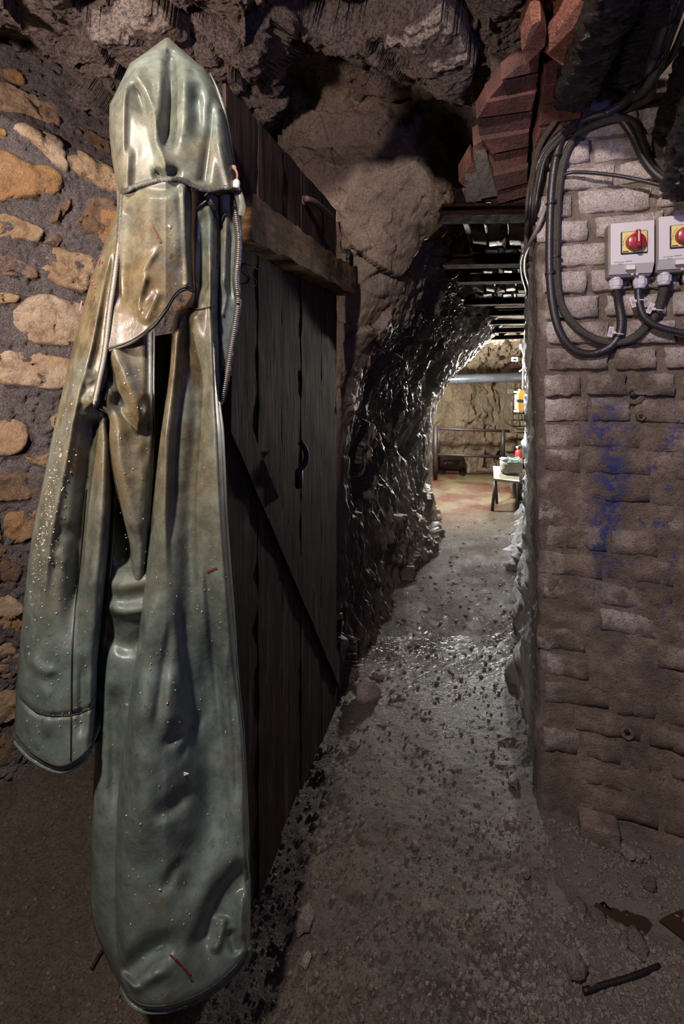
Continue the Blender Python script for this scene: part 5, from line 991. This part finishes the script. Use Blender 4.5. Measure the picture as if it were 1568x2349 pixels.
for v_ in (897, 941): mb = MB(); mb.box(P(1184, v_ + 2, 4.90), (.045, .05, .02), bev=.004); mb.build('end_cap', MAT['white'], FT)
MB().tube([P(1202, 790, 4.3), P(1200, 850, 4.35), P(1199, 892, 4.42)], .012, 8, 10).build('conduit', MAT['greycable'], smooth_=True, label='grey conduit dropping to the yellow lamp', cat='conduit')
JB = thing('junction_box', P(1180, 830, 5.2), 'small white junction box on the dark chamber roof', 'junction box'); mb = MB(); mb.box(P(1180, 824, 5.2), (.072, .04, .054), bev=.006); mb.build('box', MAT['white'], JB); mb = MB(); mb.box(P(1180, 825, 5.178), (.034, .006, .014), bev=.002); mb.build('slot', MAT['black'], JB)
JB2 = thing('junction_box', P(1197, 803, 4.3), 'small pale junction box hanging under the last roof rail', 'junction box'); mb = MB(); mb.box(P(1197, 795, 4.3), (.04, .04, .05), bev=.005); mb.build('box', MAT['tagw'], JB2)
for pth, r_, lab in (([(1160, 880, 5.4), (1158, 920, 5.4), (1152, 950, 5.4), (1158, 968, 5.4), (1170, 974, 5.4), (1184, 970, 5.4), (1189, 950, 5.4), (1187, 910, 5.4), (1195, 880, 5.4)], .010, 'dark cable hanging in a loop on the back wall'),
                     ([(1196, 800, 4.3), (1201, 815, 4.3), (1199, 830, 4.3), (1206, 845, 4.35), (1209, 860, 4.4)], .009, 'white wire straggling from the small junction box'), ([(1209, 782, 4.3), (1202, 800, 4.3), (1207, 830, 4.3), (1200, 845, 4.3), (1191, 852, 4.3)], .008, 'white wire with a frayed end under the roof'),
                     ([(1204, 945, 4.5), (1205, 980, 4.5), (1202, 1005, 4.5)], .006, 'white wire dangling below the yellow lamp')):
    MB().tube([P(*q_) for q_ in pth], r_, 8, 40).build('cable', MAT['rubber_old' if 'dark' in lab else 'white'], smooth_=True, label=lab, cat='cable', group='wires in the far chamber')
mb = MB(); mb.prism([P(1204, 985, 3.9), P(1215, 978, 3.9), P(1214, 1160, 3.9), P(1202, 1172, 3.9)], (.04, .10, 0)); mb.build('board', MAT['iron'], label='black board leaning against the tunnel wall', cat='board')
NI = thing('recess_frame', PF(1015, 1108) + [0, .3, 0], 'dark timber opening low in the back wall', 'frame'); 
for nm, a_, b_ in (('post', (1012, 1055), (1012, 1106)), ('post', (1058, 1050), (1060, 1106)), ('lintel', (1005, 1054), (1062, 1052))): MB().tube([P(*a_, 5.62), P(*b_, 5.62)], .04, 6).build(nm, MAT['steel'], NI)

# ------------------------------------------------------------------ loose things on the floor
def pebble(c, r_, seed, flat=.65, n=10, m_=7):
    rr = np.random.default_rng(seed); V = []
    for i in range(m_):
        ph = math.pi * i / (m_ - 1)
        for j in range(n): a_ = 2 * math.pi * j / n; V.append([math.sin(ph) * math.cos(a_), math.sin(ph) * math.sin(a_), -math.cos(ph)])
    V = np.array(V); V *= (1 + .35 * noise(V * 1.3 + seed * 7.7) + .16 * np.clip(facets(V * 1.6 + seed * 3.1)[0], -1, 1))[:, None]; V *= r_ * np.array([1, rr.uniform(.6, 1), flat]); a_ = rr.uniform(0, 6.28); R = np.array([[math.cos(a_), -math.sin(a_), 0], [math.sin(a_), math.cos(a_), 0], [0, 0, 1]])
    idx = np.arange(n * m_).reshape(m_, n); return V @ R.T + c, [[idx[i, j], idx[i, (j+1) % n], idx[i+1, (j+1) % n], idx[i+1, j]] for i in range(m_-1) for j in range(n)]
MAT['peb'] = rock_mat('wet_pebble', (0.06, 0.048, 0.04), (0.13, 0.105, 0.085), (0.22, 0.18, 0.145), (0.3, 0.7), 0.6, 3.0); MAT['pebpale'] = rock_mat('pale_pebble', (0.16, 0.125, 0.10), (0.27, 0.215, 0.175), (0.38, 0.31, 0.26), (0.5, 0.85), 0.7, 3.0)
loose = [(842, 1600, .050, 'pebpale', 'pale chalky lump at the foot of the wet rock face'), (868, 1552, .026, 'peb', 'dark stone just beyond the pale chalky lump'), (820, 1578, .020, 'pebpale', 'small pale stone left of the chalky lump'), (1178, 1795, .024, 'peb', 'dark stone lying clear of the foot of the brick pier'), (1320, 2232, .028, 'peb', 'smooth rounded stone near the short black stick'), (1440, 1962, .024, 'pebpale', 'flat pale stone at the foot of the pier, left of its neighbour'),
         (1410, 1948, .020, 'peb', 'small stone against the fallen brick'), (1468, 1968, .022, 'pebpale', 'flat pale stone at the foot of the pier, right of its neighbour'), (1205, 2010, .014, 'peb', 'lone brown stone in the middle of the gravel'), (952, 1942, .012, 'peb', 'small brown stone on the dark floor beyond the door'), (703, 2208, .014, 'pebpale', 'pinkish stone right of the coat hem'), (1330, 2090, .018, 'peb', 'dark wet stone at the left tip of the puddle'),
         (1370, 2110, .017, 'peb', 'reddish stone beneath the puddle edge'), (700, 2120, .03, 'peb', 'dark stone under the door edge'), (815, 1710, .018, 'peb', 'brown stone in the shadow below the rock face'), (1460, 2180, .026, 'peb', 'flat stone between puddle and black stick'), (1490, 2040, .02, 'peb', 'dark stone above the puddle')]
for k, (u, v, r_, mt, lab) in enumerate(loose):
    q_ = PF(u, v); q_[2] = floor_h(q_[0], q_[1]) + r_ * .35; V, f = pebble(q_, r_, 900 + k, .5 if k else 1.0, 16, 11); obj('stone', V, f, MAT[mt], label=lab, cat='stone', group='loose stones on the floor')
q_ = PF(1372, 1925); q_[2] = floor_h(q_[0], q_[1]) + .022; a_ = -.35; R = np.array([[math.cos(a_), -math.sin(a_), 0], [math.sin(a_), math.cos(a_), 0], [0, 0, 1.]]); mb = MB(); mb.box(q_, (.095, .06, .055), R, .005); mb.build('brick', MAT['brickw'], label='fallen grey brick half sunk at the foot of the pier', cat='brick')
mb = MB(); pts = [PF(1338, 2284), PF(1390, 2268), PF(1450, 2252), PF(1512, 2226)]
for p_ in pts: p_[2] = floor_h(p_[0], p_[1]) + .008
mb.tube(pts, [.0055, .005, .0048, .004], 8, 24); mb.build('stick', MAT['iron'], smooth_=True, label='short black stick lying on the gravel', cat='stick')
mb = MB(); pts = [PF(u, v) for u, v in ((210, 2235), (228, 2205), (240, 2190))]
for p_ in pts: p_[2] = floor_h(p_[0], p_[1]) + .006
mb.tube(pts, .004, 6, 12); mb.build('stick', MAT['iron'], smooth_=True, label='dark twig on the mud left of the coat hem', cat='stick')
m = NM('brown_puddle_water'); MAT['water'] = m.done((0.032, 0.019, 0.011), 0.03, m.bump(m.noise(20, 2, 0.5), 0.05, 0.004), Specular_IOR_Level=0.6)
for pl_, lab in (([(1318, 2062), (1338, 2030), (1362, 2042), (1380, 2078), (1418, 2082), (1450, 2086), (1494, 2110), (1486, 2138), (1462, 2150), (1436, 2128), (1400, 2108), (1366, 2096), (1340, 2080)], 'brown puddle in the gravel below the pier'), ([(1510, 2112), (1540, 2095), (1600, 2080), (1640, 2120), (1600, 2190), (1560, 2150)], 'muddy puddle running off the right picture edge')):
    ring = arc_curve(np.array(pl_ + pl_[:1], float), 60)[:-1]; V = np.array([PF(u, v, -.008 if 'brown' in lab else .004) for u, v in ring]); c0 = V.mean(0); V = np.r_[[c0], V]; n_ = len(ring); obj('puddle', V, [[0, 1 + i, 1 + (i + 1) % n_] for i in range(n_)], MAT['water'], label=lab, cat='puddle', group='puddles in the gravel')
# gravel: far too many to count
r = np.random.default_rng(55); Vs = []; Fs = []; nv = 0
protos = [pebble(np.zeros(3), 1.0, 700 + k, .7, 6, 5) for k in range(14)]
def scatter(n, fu, fv, rad):
    global nv
    for _ in range(n):
        q_ = PF(fu(), fv())
        if abs(q_[0] - PUD[0]) < .13 and abs(q_[1] - PUD[1] + .35 * (q_[0] - PUD[0])) < .03: continue
        if q_[0] > .55 and q_[1] > 1.34 - .33 * (q_[0] - .55) - .01 and q_[1] < 1.6: continue
        q_[2] = floor_h(q_[0], q_[1]); s_ = rad(); V, f = protos[r.integers(14)]; Vs.append(V * s_ + q_ + [0, 0, s_ * .2]); Fs.append(np.array(f) + nv); nv += len(V)
U = r.uniform
scatter(5200, lambda: r.normal(1430, 170), lambda: 1880 + 700 * U(0, 1) ** 1.1, lambda: .0022 + .006 * U(0, 1) ** 4)
obj('gravel', np.concatenate(Vs), np.concatenate(Fs), MAT['pebpale'], kind='stuff', label='pale grit and pebbles spread at the foot of the pier', cat='gravel'); Vs, Fs, nv = [], [], 0
scatter(2600, lambda: U(560, 1250), lambda: 1500 + 860 * U(0, 1) ** .8, lambda: .0018 + .006 * U(0, 1) ** 5)
scatter(900, lambda: U(-60, 480), lambda: U(1800, 2400), lambda: .0015 + .005 * U(0, 1) ** 5)
scatter(900, lambda: U(860, 1230), lambda: 1190 + 420 * U(0, 1) ** 1.3, lambda: .003 + .008 * U(0, 1) ** 4)
scatter(260, lambda: 700 + 110 * U(0, 1), lambda: U(1600, 2050), lambda: .002 + .010 * U(0, 1) ** 5)
obj('gravel', np.concatenate(Vs), np.concatenate(Fs), MAT['peb'], kind='stuff', label='fine wet gravel and grit strewn over the floor', cat='gravel')
